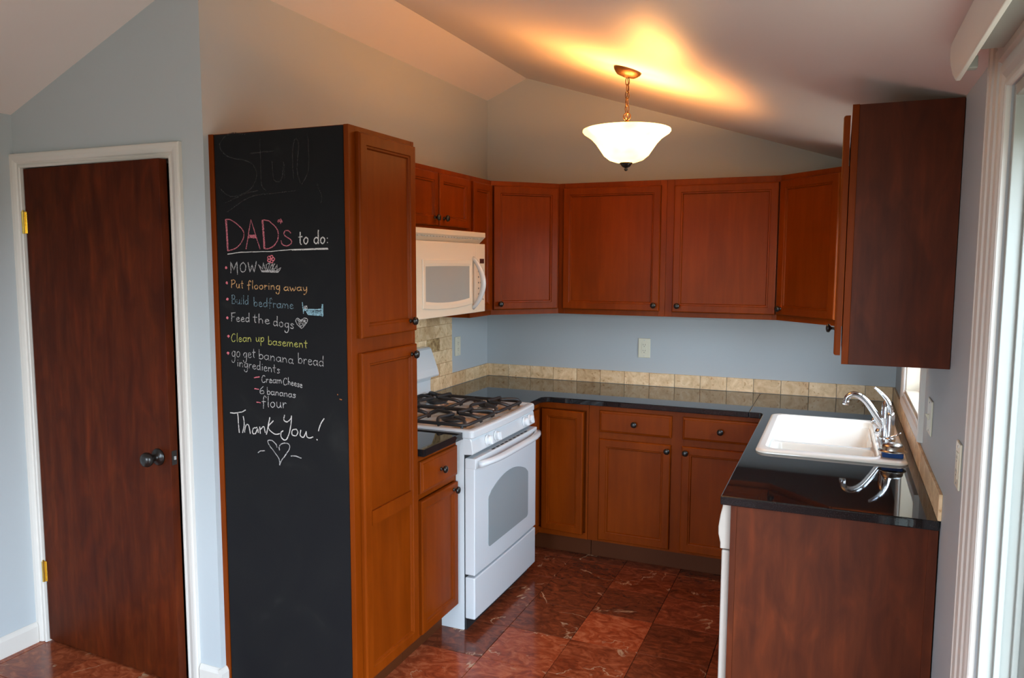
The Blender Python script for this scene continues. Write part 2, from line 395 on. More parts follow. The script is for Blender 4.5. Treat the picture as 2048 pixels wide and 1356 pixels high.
bm = prism(bmesh.new(), [(XL - .14, zc(XL - .14)), (.274, 2.834), (W + .16, zc(W + .16)), (W + .16, zc(W + .16) + .12), (.274, 2.954), (XL - .14, zc(XL - .14) + .12)], YR - .14, .14, 'y')
ceiling = struct(emit('ceiling', bm, M['ceil'])); ceiling['label'] = 'white vaulted ceiling with its ridge above the left wall'

# baseboards
def board(name, pts, ax, a, b, lab):
    o = struct(emit(name, prism(bmesh.new(), pts, a, b, ax), M['trim'])); o['label'] = lab; return o
def bprof(s, c): return [(c, 0), (c + s * .014, 0), (c + s * .014, .072), (c + s * .009, .084), (c + s * .003, .090), (c, .090)]
board('baseboard_left', bprof(1, XL), 'y', YR + .01, YD - .02, 'white baseboard on the wall left of the brown door')
pr = [(YD, 0), (YD - .014, 0), (YD - .014, .072), (YD - .009, .084), (YD - .003, .09), (YD, .09)]
board('baseboard_front', pr, 'x', DX1 + .062, .0, 'short white baseboard between brown door and pantry')
board('baseboard_corner', bprof(1, 0), 'y', YD - .014, -2.437, 'white baseboard end turned round the corner beside the pantry')

def casing(bm, x0, x1, z0, z1, closed=False, wd=.058):
    """moulded casing round an opening, local frame, wall face at y=0"""
    pf = [(0, 0), (0, .009), (.004, .012), (.010, .012), (.014, .0085), (.018, .0085), (.023, .014), (.036, .018), (.050, .019), (wd - .002, .018), (wd, .014), (wd, 0)]
    if wd > .1:
        pf = pf[:6] + [(.03, .014), (.045, .016), (.050, .011), (.056, .011), (.062, .018), (.085, .020), (.090, .015), (.096, .015), (.102, .022), (.125, .024), (.130, .018), (.138, .018), (.144, .024), (wd - .002, .022), (wd, .016), (wd, 0)]
    R_ = []
    for a, t in pf:
        p = [(x0 - a, -t, z0 - (a if closed else 0)), (x0 - a, -t, z1 + a), (x1 + a, -t, z1 + a), (x1 + a, -t, z0 - (a if closed else 0))]
        R_.append([bm.verts.new(q) for q in p])
    for a, b in zip(R_, R_[1:]):
        for i in range(4 if closed else 3): bm.faces.new([a[i], a[(i + 1) % 4], b[(i + 1) % 4], b[i]])
    if not closed:
        for i in (0, 3): bm.faces.new([r[i] for r in R_])
    bmesh.ops.recalc_face_normals(bm, faces=bm.faces); return bm

# interior slab door, slightly ajar
d1 = root('door_1', 'dark reddish brown slab door in a white moulded casing, slightly ajar', 'door', (DX0, YD, 0)); struct(d1)
emit('casing', casing(bmesh.new(), 0, DX1 - DX0, .002, DZ), M['trim'], d1)
bm = bmesh.new(); w_ = DX1 - DX0
B(bm, -.018, 0, .0, .115, 0, DZ + .018); B(bm, w_, w_ + .018, .0, .115, 0, DZ + .018); B(bm, 0, w_, 0, .115, DZ, DZ + .018)
B(bm, 0, .011, .042, .075, 0, DZ); B(bm, w_ - .011, w_, .042, .075, 0, DZ); B(bm, .011, w_ - .011, .042, .075, DZ - .011, DZ)
emit('jamb', bm, M['trim'], d1, bev=.001)
lf = emit('leaf', B(bmesh.new(), .003, w_ - .010, .0, .035, .012, DZ - .004), M['doorwood'], d1, bev=.0012, label='dark brown stained veneer slab')
lf.rotation_euler.z = -math.radians(3.4); lf.location = (.003, .001, 0)
mt = Matrix.Translation((w_ - .075, 0, .918)) @ Matrix.Rotation(PI / 2, 4, 'X')
emit('knob', lathe(bmesh.new(), [(0, 0), (.033, 0), (.033, .005), (.028, .010), (.014, .013), (.012, .030), (.020, .036), (.027, .046), (.0285, .056), (.024, .066), (.012, .071), (0, .072)], 28, mt), M['bronze'], lf, True, label='dark bronze round door knob')
bm = bmesh.new(); B(bm, w_ - .0105, w_ - .0090, .006, .029, .89, .946)
emit('latch_plate', bm, M['bronze'], lf, bev=.0003, seg=1)
bm = bmesh.new(); B(bm, w_ - .0095, w_ - .002, .013, .021, .911, .925)
emit('latch', bm, M['alu'], lf, bev=.001)
for z in (1.828, .322):
    bm = bmesh.new(); lathe(bm, [(0, -.046), (.0068, -.046), (.0068, .046), (0, .046)], 14, Matrix.Translation((-.001, -.006, z)))
    lathe(bm, [(0, .046), (.0045, .047), (.005, .050), (0, .053)], 12, Matrix.Translation((-.001, -.006, z)))
    B(bm, .0, .016, -.0022, -.0004, z - .045, z + .045); B(bm, -.014, -.002, -.0022, -.0002, z - .045, z + .045)
    emit('hinge', bm, M['brass'], d1, bev=.0004, seg=1, label='brass butt hinge')

# kitchen window above the sink (local x runs towards the camera)
w1 = root('window_1', 'white framed kitchen window above the sink', 'window', (W, 0, 0), RIGHT); struct(w1)
a, b = -WY1, -WY0
emit('casing', casing(bmesh.new(), a, b, WZ0, WZ1, True), M['trim'], w1)
bm = bmesh.new()
B(bm, a, a + .012, 0, .14, WZ0, WZ1); B(bm, b - .012, b, 0, .14, WZ0, WZ1); B(bm, a + .012, b - .012, 0, .14, WZ1 - .012, WZ1)
emit('jamb', bm, M['warmlit'], w1, bev=.001)
emit('sill', B(bmesh.new(), a + .012, b - .012, -.004, .14, WZ0, WZ0 + .014), M['warmlit'], w1, bev=.003)
def sash(parent, x0, x1, z0, z1, y, fw=.04, th=.03, name='sash'):
    bm = bmesh.new()
    B(bm, x0, x0 + fw, y, y + th, z0, z1); B(bm, x1 - fw, x1, y, y + th, z0, z1)
    B(bm, x0 + fw, x1 - fw, y + .0005, y + th - .0005, z0, z0 + fw); B(bm, x0 + fw, x1 - fw, y + .0005, y + th - .0005, z1 - fw, z1)
    o = emit(name, bm, M['vinyl'], parent, bev=.002)
    emit('pane', B(bmesh.new(), x0 + fw - .004, x1 - fw + .004, y + th / 2 - .002, y + th / 2 + .002, z0 + fw - .004, z1 - fw + .004), M['glass'], o)
    return o
zm = (WZ0 + WZ1) / 2
sash(w1, a + .013, b - .013, WZ0 + .015, zm + .02, .084, .04, .026)
sash(w1, a + .013, b - .013, zm - .02, WZ1 - .013, .112, .04, .026)

# sliding glass door
d2 = root('door_2', 'white sliding glass door bright with daylight', 'door', (W, 0, 0), RIGHT); struct(d2)
a, b = -SY1, -SY0
emit('casing', casing(bmesh.new(), a, b, .002, 2.03, wd=.165), M['trim'], d2)
bm = bmesh.new()
for x0, x1 in ((a, a + .022), (b - .022, b)): B(bm, x0, x1, .004, .13, .0, 2.03)
B(bm, a + .022, b - .022, .004, .13, 2.005, 2.03); B(bm, a + .022, b - .022, .004, .13, .0, .022)
for q in (.030, .062): B(bm, a + .022, a + .034, q, q + .012, .022, 2.005)
emit('frame', bm, M['vinyl'], d2, bev=.002)
mid = (a + b) / 2
sash(d2, a + .024, mid + .04, .024, 2.003, .088, .07, .035, 'fixed_sash')
sash(d2, mid - .04, b - .024, .024, 2.003, .048, .07, .035, 'sliding_sash')
# valance of the blinds
v = root('blind_valance', 'white curved valance mounted above the sliding glass door', 'valance', (2.37, -3.4, 2.05))
bm = prism(bmesh.new(), [(-2.749, 2.057), (-2.69, 2.082), (-2.645, 2.113), (-2.628, 2.135), (-2.628, 2.150), (-2.636, 2.158), (-2.65, 2.161), (-4.62, 2.161), (-4.62, 2.057)], 2.366, 2.376, 'x')
emitw('fascia', bm, M['trim'], v, bev=.002)
bm = B(bmesh.new(), 2.376, 2.455, -4.60, -2.80, 2.105, 2.125)
emitw('head_rail', bm, M['vinyl'], v, bev=.002)
bm = B(bmesh.new(), 2.378, 2.400, -2.80, -2.775, 2.07, 2.095); emitw('bracket', bm, M['vinyl'], v, bev=.002)
# unseen rear window, added and widened to bring in daylight
w2 = root('added_window_2', 'wide white framed window added behind the camera to bring in daylight', 'window', (0, YR, 0), PI); struct(w2)
emit('casing', casing(bmesh.new(), -RX1, -RX0, RZ0, RZ1, True), M['trim'], w2)
sash(w2, -RX1, -.5, RZ0, RZ1, .05, .05); sash(w2, -.5, -RX0, RZ0, RZ1, .05, .05)

# ------------------------------------------------------------------ stone backsplash tiles, parts of the walls
def stile(parent, ax, h, v0, v1, z0, z1, th=.010):
    """one tile; ax 'y': on back wall between x v0..v1; 'l'/'r': left/right wall between y v0..v1"""
    g = .0012; t = th + random.uniform(-.0008, .0008)
    e = {'y': (v0 + g, v1 - g, -t, -.0002, z0 + g, z1 - g), 'l': (.0002, t, v0 + g, v1 - g, z0 + g, z1 - g), 'r': (W - t, W - .0002, v0 + g, v1 - g, z0 + g, z1 - g)}[ax]
    return emit('tile', B(bmesh.new(), *e), M['stone'], parent, bev=.0012, seg=1)
ST = CT + .082
xs = [.010, .157, .315, .474, .634, .79, .946, 1.102, 1.257, 1.411, 1.566, 1.718, 1.87, 2.02, 2.166, 2.313, W - .011]
for p, q in zip(xs, xs[1:]): stile(wall_back, 'y', 0, p, q, CT, ST)
for p, q in ((-.157, 0), (-.340, -.157), (-.525, -.340)): stile(wall_left, 'l', 0, p, q, CT, ST)
y = 0
while y > -2.15: stile(wall_right, 'r', 0, max(y - .157, -2.152), y, CT, ST); y -= .157
bm = bmesh.new()
rows = [CT, ST, ST + .0765, ST + .153, ST + .2295, ST + .306, ST + .3825, ST + .41]
for r in range(len(rows) - 1):
    y = -.525; first = True
    while y > -1.995:
        s = .157 if (r % 2 == 1 or not first) else .0785
        first = False
        o = stile(wall_left, 'l', 0, max(y - s, -1.998), y, rows[r], rows[r + 1])
        if r == 3 and abs(y + .682) < .01: o['label'] = 'darker pitted stone tile'; o.data.materials[0] = M['stone2']
        y -= s
B(bm, 0, .003, -1.998, -.5255, CT, rows[-1]); o = emit('mortar', bm, M['stone'], wall_left)

# chalk strokes: [label, colour, width mm, strokes as (x, z) millimetres on the board]
CHALK = [["pink capital letters DAD with a small s","pink",4.2,[[[67,1823],[73,1824],[81,1824],[90,1823],[101,1818],[112,1812],[123,1805],[132,1798],[141,1791],[147,1784],[151,1777],[152,1770],[152,1763],[149,1755],[145,1747],[138,1739],[131,1731],[121,1724],[111,1718],[98,1714],[84,1711],[74,1709]],
[[316,1819],[313,1818],[310,1817],[308,1815],[307,1813],[308,1812],[309,1811],[311,1811],[315,1813],[317,1813],[319,1810],[320,1806],[320,1804]],
[[320,1821],[322,1818],[324,1815],[326,1812],[327,1810],[328,1809],[328,1809],[325,1810],[321,1812],[317,1814]],
[[245,1819],[251,1818],[259,1817],[268,1815],[278,1808],[289,1800],[298,1792],[303,1785],[306,1779],[308,1772],[308,1764],[307,1756],[305,1748],[301,1741],[295,1734],[289,1728],[281,1723],[273,1720],[265,1717],[258,1716],[252,1716],[248,1716]],
[[363,1771],[360,1774],[356,1777],[352,1780],[347,1780],[342,1780],[338,1778],[335,1775],[333,1771],[333,1766],[336,1763],[342,1759],[347,1756],[353,1753],[360,1749],[364,1746],[366,1742],[366,1738],[364,1734],[358,1730],[350,1727],[342,1726],[335,1727],[328,1729],[323,1733],[321,1737],[320,1741],[320,1744]],
[[160,1716],[169,1751],[177,1786],[186,1821],[199,1786],[211,1751],[224,1716]],
[[173,1766],[184,1765],[195,1765],[206,1765]]]],["","pink",9.5,[[[70,1821],[72,1784],[73,1748],[74,1711]]]],["","pink",9.5,[[[239,1817],[241,1784],[243,1751],[244,1718]]]],["","pink",9.5,[[[174,1759],[185,1759],[196,1758],[206,1758]]]],["","white",4.6,[[[404,1773],[404,1763],[403,1748],[403,1737],[405,1732],[407,1731],[408,1731]],
[[397,1756],[412,1758]],
[[429,1756],[427,1754],[423,1752],[421,1749],[419,1746],[419,1741],[420,1738],[422,1735],[424,1733],[427,1732],[430,1733],[433,1736],[435,1739],[436,1742],[437,1747],[436,1750],[434,1753],[431,1754],[429,1756]]]],["","white",4.6,[[[480,1750],[478,1752],[475,1754],[472,1755],[469,1753],[466,1751],[464,1748],[463,1745],[463,1741],[464,1738],[466,1736],[468,1734],[471,1733],[474,1734],[477,1737],[480,1740]],
[[482,1779],[481,1771],[481,1760],[481,1750],[481,1743],[481,1737],[481,1733]],
[[500,1755],[498,1754],[494,1752],[492,1750],[491,1746],[490,1742],[491,1739],[493,1736],[496,1734],[499,1733],[501,1734],[504,1736],[506,1739],[507,1742],[508,1746],[507,1750],[505,1752],[502,1754],[500,1755]],
[[519,1752],[519,1751]],
[[519,1737],[519,1736]]]],["","white",3.2,[[[73,1697],[95,1699],[116,1702],[137,1704],[159,1704],[182,1705],[204,1705],[227,1706],[250,1706],[273,1706],[305,1709],[336,1711],[367,1713],[419,1714],[469,1716],[519,1717]]]],["","white",3.2,[[[367,1711],[419,1712],[471,1713],[521,1714]]]],["","grey",4.0,[[[85,1628],[86,1638],[86,1648],[86,1658],[86,1668],[90,1661],[93,1653],[96,1646],[99,1639],[103,1646],[107,1654],[111,1662],[115,1669],[116,1658],[116,1646],[116,1635],[116,1623]],
[[145,1667],[142,1665],[137,1662],[133,1659],[131,1654],[130,1648],[131,1643],[132,1638],[135,1634],[139,1632],[144,1632],[149,1634],[153,1638],[155,1643],[156,1650],[156,1655],[153,1660],[148,1664],[145,1667]],
[[167,1667],[169,1659],[171,1650],[173,1641],[175,1632],[178,1639],[181,1645],[183,1652],[186,1658],[188,1651],[190,1645],[192,1638],[194,1632],[197,1641],[200,1651],[203,1660],[205,1670]]]],["white chalk drawing of grass","grey",3,[[[215,1659],[220,1650],[225,1642],[230,1633],[254,1633],[279,1632],[303,1632],[308,1638],[312,1643],[316,1649],[310,1646],[303,1642],[297,1639],[298,1646],[299,1652],[300,1659],[294,1652],[289,1645],[284,1639],[281,1646],[279,1653],[276,1661],[272,1654],[268,1647],[265,1640],[259,1638],[254,1637],[249,1635],[245,1645],[241,1656],[237,1666],[236,1658],[235,1650],[234,1642],[229,1647],[223,1652],[217,1657]],
[[228,1637],[254,1637],[280,1637],[305,1637]],
[[230,1635],[254,1635],[279,1635],[303,1635]],
[[254,1638],[252,1645],[251,1652],[250,1659],[255,1661],[260,1663],[265,1664]],
[[256,1639],[260,1648],[264,1657],[268,1666]],
[[271,1639],[277,1647],[283,1655],[289,1663]],
[[277,1638],[279,1647],[280,1656],[281,1664]]]],["small pink chalk flower","rose",4,[[[289,1679],[288,1678],[287,1676],[286,1675],[284,1674],[281,1674],[279,1675],[278,1676],[277,1677],[276,1679],[277,1681],[278,1682],[280,1684],[282,1684],[284,1684],[286,1684],[288,1682],[289,1680],[289,1679]],
[[282,1671],[281,1670],[280,1668],[278,1667],[276,1666],[274,1666],[272,1667],[270,1668],[269,1670],[269,1671],[269,1673],[271,1675],[272,1676],[274,1676],[277,1676],[279,1676],[280,1674],[281,1673],[282,1671]],
[[270,1674],[270,1673],[268,1671],[267,1670],[265,1669],[262,1669],[260,1670],[259,1671],[258,1673],[257,1674],[258,1676],[259,1677],[261,1679],[263,1679],[265,1679],[267,1679],[269,1677],[270,1676],[270,1674]],
[[271,1684],[270,1683],[269,1681],[267,1679],[265,1679],[263,1679],[261,1679],[259,1681],[258,1682],[258,1684],[258,1686],[259,1687],[261,1688],[263,1689],[266,1689],[268,1688],[269,1687],[270,1685],[271,1684]],
[[282,1687],[282,1686],[280,1684],[279,1682],[277,1682],[275,1682],[272,1682],[271,1684],[270,1685],[269,1687],[270,1689],[271,1690],[273,1691],[275,1692],[277,1692],[279,1691],[281,1690],[282,1688],[282,1687]]]],["","rose",8,[[[61,1648],[63,1647],[64,1646],[66,1646]],
[[62,1645],[63,1646],[64,1648],[65,1649]]]],["","rose",8,[[[62,1592],[64,1591],[66,1590],[67,1590]],
[[63,1589],[64,1590],[65,1592],[66,1593]]]],["","rose",8,[[[62,1531],[64,1530],[66,1530],[67,1529]],
[[64,1528],[65,1530],[66,1531],[67,1533]]]],["","rose",8,[[[59,1462],[61,1461],[62,1461],[64,1460]],
[[60,1459],[61,1461],[62,1462],[63,1463]]]],["","rose",8,[[[61,1393],[63,1392],[65,1392],[66,1391]],
[[63,1390],[64,1391],[65,1393],[66,1394]]]],["","rose",8,[[[56,1329],[58,1328],[60,1328],[62,1327]],
[[58,1326],[59,1327],[60,1329],[61,1331]]]],["","orange",3.4,[[[89,1602],[86,1573]],
[[86,1600],[89,1601],[92,1602],[96,1603],[99,1602],[102,1600],[104,1598],[104,1595],[103,1592],[100,1590],[97,1588],[92,1587],[88,1586]],
[[111,1588],[111,1585],[110,1581],[111,1577],[112,1575],[113,1573],[115,1573],[117,1573],[120,1575],[121,1577],[122,1580],[123,1585],[123,1587]],
[[123,1587],[123,1584],[123,1579],[123,1576],[124,1574],[125,1573],[125,1573]],
[[137,1599],[136,1593],[136,1583],[136,1576],[137,1574],[138,1573],[139,1573]],
[[131,1589],[142,1590]]]],["","orange",3.4,[[[178,1596],[177,1598],[175,1600],[173,1601],[171,1600],[170,1598],[168,1595],[168,1592],[168,1587],[167,1582],[167,1576],[167,1570],[166,1566]],
[[161,1584],[175,1585]],
[[186,1601],[186,1594],[185,1584],[185,1576],[185,1573],[186,1571],[186,1570]],
[[203,1585],[201,1584],[198,1583],[195,1581],[194,1579],[194,1576],[195,1574],[196,1572],[199,1571],[201,1570],[204,1571],[207,1572],[208,1574],[209,1576],[210,1579],[209,1581],[207,1583],[205,1584],[203,1585]],
[[226,1585],[224,1584],[221,1583],[218,1581],[217,1579],[217,1576],[218,1574],[219,1572],[222,1571],[224,1570],[227,1571],[229,1572],[231,1574],[232,1576],[232,1579],[232,1581],[230,1583],[228,1584],[226,1585]],
[[241,1585],[241,1570]],
[[241,1578],[243,1580],[245,1582],[247,1584],[249,1584],[251,1583],[252,1582]],
[[260,1584],[260,1570]],
[[261,1591],[261,1590]],
[[270,1584],[270,1570]],
[[270,1578],[272,1580],[275,1583],[278,1584],[280,1584],[282,1582],[283,1580],[284,1576],[284,1572],[284,1570]],
[[308,1582],[306,1583],[303,1584],[300,1584],[297,1583],[295,1581],[293,1578],[293,1576],[295,1573],[297,1571],[299,1571],[302,1571],[304,1572],[306,1575],[307,1579],[308,1581]],
[[308,1584],[308,1578],[308,1570],[307,1564],[306,1560],[304,1557],[302,1555],[299,1554],[297,1555],[294,1556],[293,1557],[292,1559],[292,1561]]]],["","orange",3.4,[[[345,1578],[343,1578],[340,1580],[338,1580],[335,1580],[331,1578],[329,1577],[328,1575],[327,1573],[328,1571],[329,1569],[332,1568],[334,1567],[337,1568],[340,1569],[343,1570],[344,1573],[345,1576],[345,1578]],
[[345,1580],[345,1578],[345,1574],[345,1571],[346,1569],[347,1568],[348,1567]],
[[354,1580],[355,1577],[356,1573],[357,1570],[358,1568],[359,1567],[361,1567],[362,1570],[364,1574],[366,1577],[367,1574],[369,1570],[370,1567],[372,1568],[374,1569],[376,1571],[377,1574],[378,1578],[379,1581]],
[[402,1578],[400,1579],[398,1580],[395,1581],[392,1580],[389,1579],[387,1577],[385,1576],[385,1573],[385,1572],[387,1570],[389,1568],[391,1568],[394,1568],[397,1569],[400,1571],[401,1573],[402,1576],[402,1578]],
[[403,1581],[402,1578],[402,1575],[402,1572],[403,1570],[404,1569],[405,1568]],
[[412,1581],[412,1578],[413,1575],[414,1572],[415,1570],[418,1569],[420,1569],[422,1570],[425,1572],[426,1573]],
[[427,1581],[427,1576],[427,1570],[426,1564],[424,1560],[422,1557],[419,1555],[417,1555],[416,1555],[414,1556]]]],["","blue",3,[[[88,1546],[87,1515]],
[[86,1545],[89,1545],[92,1547],[96,1547],[98,1545],[100,1542],[101,1539],[100,1537],[98,1534],[95,1532],[93,1531],[90,1531],[88,1531]],
[[88,1531],[92,1531],[96,1531],[100,1530],[102,1528],[103,1525],[103,1522],[102,1520],[100,1517],[98,1515],[94,1515],[89,1515],[86,1515]],
[[110,1530],[110,1527],[110,1523],[110,1519],[111,1517],[113,1515],[115,1514],[117,1515],[119,1516],[121,1519],[122,1522],[122,1527],[122,1530]],
[[122,1530],[122,1526],[122,1521],[122,1517],[123,1515],[124,1514],[125,1514]],
[[132,1529],[131,1514]],
[[133,1536],[133,1535]],
[[142,1546],[142,1539],[141,1528],[141,1520],[141,1516],[142,1514],[142,1514]],
[[161,1526],[160,1527],[158,1528],[155,1529],[153,1528],[151,1526],[149,1524],[148,1522],[148,1520],[149,1517],[150,1515],[152,1514],[154,1513],[156,1514],[159,1516],[161,1518]],
[[163,1546],[162,1540],[162,1533],[162,1526],[162,1520],[162,1516],[162,1513]]]],["","blue",3,[[[190,1540],[190,1507]],
[[190,1515],[191,1518],[194,1521],[196,1523],[199,1523],[202,1521],[204,1519],[205,1517],[205,1514],[204,1511],[202,1509],[199,1508],[197,1507],[194,1508],[191,1509],[190,1511]],
[[212,1515],[216,1515],[221,1516],[225,1516],[225,1518],[224,1520],[222,1522],[220,1523],[218,1523],[216,1522],[214,1520],[213,1518],[212,1515],[212,1512],[213,1510],[215,1508],[217,1507],[219,1506],[222,1507],[224,1507],[226,1509],[227,1510]],
[[248,1519],[246,1520],[244,1521],[241,1522],[239,1521],[236,1520],[234,1517],[233,1515],[233,1513],[234,1510],[235,1508],[237,1507],[240,1506],[243,1507],[246,1509],[248,1511]],
[[250,1539],[249,1534],[249,1526],[249,1519],[249,1513],[249,1509],[249,1506]],
[[272,1533],[271,1535],[270,1538],[268,1539],[266,1538],[264,1536],[263,1533],[263,1529],[262,1524],[262,1518],[262,1512],[262,1505],[261,1501]],
[[256,1521],[270,1521]],
[[278,1521],[278,1505]],
[[278,1514],[280,1516],[282,1518],[284,1520],[286,1520],[288,1519],[290,1518]],
[[311,1517],[309,1518],[306,1520],[304,1520],[301,1520],[298,1518],[296,1517],[295,1514],[294,1512],[295,1509],[296,1507],[298,1505],[300,1504],[303,1505],[306,1506],[308,1508],[310,1511],[310,1515],[311,1517]],
[[311,1520],[311,1517],[310,1513],[310,1509],[311,1507],[312,1505],[313,1504]],
[[319,1520],[319,1504]],
[[320,1514],[321,1516],[323,1518],[325,1520],[327,1519],[329,1518],[330,1516],[331,1512],[330,1507],[330,1504]],
[[331,1513],[332,1515],[335,1518],[337,1519],[339,1519],[341,1517],[343,1514],[343,1511],[343,1506],[343,1503]],
[[352,1511],[356,1511],[361,1512],[365,1513],[365,1514],[364,1516],[362,1518],[360,1519],[358,1519],[356,1518],[355,1516],[353,1514],[352,1511],[352,1508],[353,1506],[355,1504],[357,1503],[359,1503],[362,1503],[364,1504],[366,1505],[367,1506]]]],["light blue chalk bed","sky",4.5,[[[407,1526],[408,1513],[410,1500],[411,1488]],
[[491,1521],[491,1507],[492,1494],[492,1480]],
[[494,1521],[494,1508],[494,1495],[494,1483]],
[[411,1498],[438,1499],[465,1501],[492,1503]],
[[413,1501],[440,1502],[466,1503],[492,1505]],
[[424,1494],[426,1491],[429,1487],[432,1484],[450,1484],[469,1483],[487,1483]],
[[428,1494],[448,1495],[469,1495],[489,1495]],
[[430,1490],[449,1490],[469,1490],[489,1490]],
[[434,1486],[451,1486],[468,1486],[485,1486]]]],["grey chalk pillow","grey",3,[[[413,1504],[414,1507],[415,1510],[416,1513],[419,1513],[423,1514],[426,1515],[426,1511],[427,1508],[427,1504],[423,1504],[419,1505],[416,1505],[418,1507],[421,1510],[424,1513]]]],["","grey",3.4,[[[84,1480],[83,1472],[83,1464],[82,1456],[82,1449]],
[[81,1479],[86,1480],[91,1480],[96,1481],[100,1481]],
[[83,1465],[86,1465],[89,1466],[92,1466],[95,1466]],
[[106,1457],[110,1457],[115,1458],[119,1459],[119,1460],[118,1462],[116,1464],[114,1464],[112,1464],[110,1464],[108,1462],[106,1459],[105,1457],[106,1454],[107,1451],[108,1450],[110,1449],[113,1449],[115,1449],[118,1450],[120,1451],[121,1452]],
[[128,1457],[132,1457],[137,1458],[141,1459],[141,1460],[140,1462],[138,1464],[136,1465],[134,1465],[132,1464],[130,1462],[128,1459],[127,1457],[128,1454],[129,1452],[131,1450],[133,1449],[135,1449],[137,1449],[140,1450],[142,1451],[143,1452]],
[[164,1462],[162,1463],[159,1464],[157,1465],[154,1464],[151,1462],[150,1460],[149,1458],[149,1455],[149,1453],[151,1451],[153,1450],[155,1449],[158,1450],[161,1452],[163,1454]],
[[165,1482],[165,1476],[165,1469],[164,1462],[164,1457],[165,1452],[165,1449]]]],["","grey",3.4,[[[192,1478],[191,1470],[191,1460],[191,1453],[192,1449],[195,1449],[196,1448]],
[[183,1467],[201,1467]],
[[211,1481],[210,1447]],
[[210,1456],[212,1458],[216,1461],[219,1462],[221,1462],[224,1460],[226,1458],[227,1454],[227,1450],[227,1446]],
[[239,1454],[244,1454],[251,1454],[255,1455],[256,1457],[254,1459],[252,1460],[249,1461],[247,1461],[244,1461],[242,1459],[240,1457],[239,1454],[239,1451],[240,1449],[243,1446],[245,1445],[248,1445],[251,1445],[254,1446],[257,1447],[258,1448]]]],["","grey",3.4,[[[293,1452],[291,1453],[288,1455],[285,1456],[282,1455],[279,1454],[277,1451],[276,1449],[276,1446],[277,1444],[279,1441],[281,1439],[284,1439],[287,1440],[290,1442],[292,1443]],
[[294,1474],[294,1468],[293,1459],[293,1452],[293,1446],[294,1441],[294,1438]],
[[312,1454],[310,1453],[306,1452],[304,1450],[303,1447],[302,1444],[303,1441],[305,1439],[308,1437],[310,1436],[313,1437],[316,1438],[318,1440],[319,1443],[319,1446],[318,1449],[317,1451],[314,1452],[312,1454]],
[[343,1448],[341,1449],[338,1451],[335,1451],[332,1450],[329,1448],[328,1445],[328,1442],[330,1438],[332,1436],[334,1435],[337,1436],[340,1437],[342,1440],[343,1444],[343,1447]],
[[344,1451],[344,1444],[344,1434],[343,1426],[341,1422],[339,1418],[337,1417],[335,1416],[331,1417],[329,1418],[327,1420],[327,1423],[326,1424]],
[[367,1446],[365,1447],[362,1449],[359,1449],[357,1449],[355,1447],[354,1445],[356,1444],[360,1441],[363,1439],[364,1437],[365,1435],[364,1433],[362,1432],[359,1432],[357,1432],[355,1433],[353,1434],[352,1435]]]],["small filled white heart","grey",3.4,[[[401,1434],[396,1437],[388,1443],[382,1448],[379,1453],[376,1458],[376,1462],[378,1465],[381,1468],[385,1470],[389,1468],[393,1464],[398,1463],[402,1464],[408,1468],[412,1471],[418,1471],[423,1470],[426,1469],[428,1466],[427,1462],[426,1458],[423,1454],[418,1449],[414,1444],[409,1440],[404,1436],[401,1434]],
[[383,1464],[395,1458],[406,1453],[418,1448],[410,1454],[402,1460],[393,1466],[400,1458],[406,1450],[412,1442],[409,1449],[406,1456],[404,1463],[409,1463],[414,1464],[419,1465],[409,1459],[399,1454],[389,1449],[400,1453],[411,1457],[423,1462],[414,1455],[406,1447],[397,1440],[394,1446],[390,1451],[387,1457],[398,1456],[409,1455],[420,1455]]]],["","yellow",3.2,[[[96,1399],[95,1400],[93,1402],[90,1403],[87,1401],[84,1398],[82,1395],[80,1392],[79,1388],[78,1385],[79,1381],[81,1377],[83,1374],[85,1373],[88,1373],[91,1373],[93,1375],[95,1377],[96,1378]],
[[107,1405],[106,1398],[106,1388],[105,1380],[106,1376],[106,1375],[107,1374]],
[[115,1382],[118,1382],[123,1383],[126,1384],[127,1386],[125,1387],[124,1389],[122,1389],[120,1389],[118,1389],[117,1387],[115,1384],[114,1382],[114,1379],[116,1377],[117,1375],[119,1374],[121,1374],[123,1375],[125,1376],[127,1377],[129,1378]],
[[149,1388],[147,1389],[145,1390],[142,1390],[140,1390],[137,1388],[135,1386],[134,1384],[134,1382],[134,1380],[135,1378],[137,1376],[139,1375],[142,1376],[144,1377],[146,1379],[148,1382],[148,1385],[149,1388]],
[[149,1391],[149,1388],[148,1384],[148,1380],[149,1378],[150,1377],[151,1376]],
[[157,1391],[157,1376]],
[[157,1385],[159,1387],[162,1390],[164,1391],[166,1391],[168,1389],[169,1387],[170,1384],[170,1380],[170,1377]]]],["","yellow",3.2,[[[195,1393],[195,1390],[195,1386],[195,1382],[196,1380],[198,1379],[200,1378],[202,1379],[204,1380],[206,1383],[207,1386],[208,1391],[208,1394]],
[[208,1394],[208,1390],[208,1385],[208,1381],[209,1380],[210,1379],[211,1378]],
[[217,1394],[216,1363]],
[[217,1386],[219,1389],[221,1392],[223,1394],[226,1394],[228,1393],[230,1391],[230,1388],[230,1386],[229,1383],[227,1381],[225,1380],[223,1379],[221,1379],[218,1381],[217,1382]]]],["","yellow",3.2,[[[252,1400],[251,1369]],
[[252,1376],[253,1379],[255,1382],[258,1384],[260,1384],[263,1382],[265,1380],[266,1378],[266,1375],[265,1372],[263,1370],[261,1369],[258,1369],[256,1369],[253,1371],[251,1372]],
[[287,1380],[286,1381],[283,1383],[281,1383],[278,1383],[275,1381],[273,1380],[272,1378],[272,1375],[272,1373],[273,1371],[275,1369],[278,1368],[280,1369],[283,1370],[285,1372],[286,1375],[287,1378],[287,1380]],
[[288,1383],[288,1380],[287,1376],[287,1373],[288,1370],[289,1369],[290,1368]],
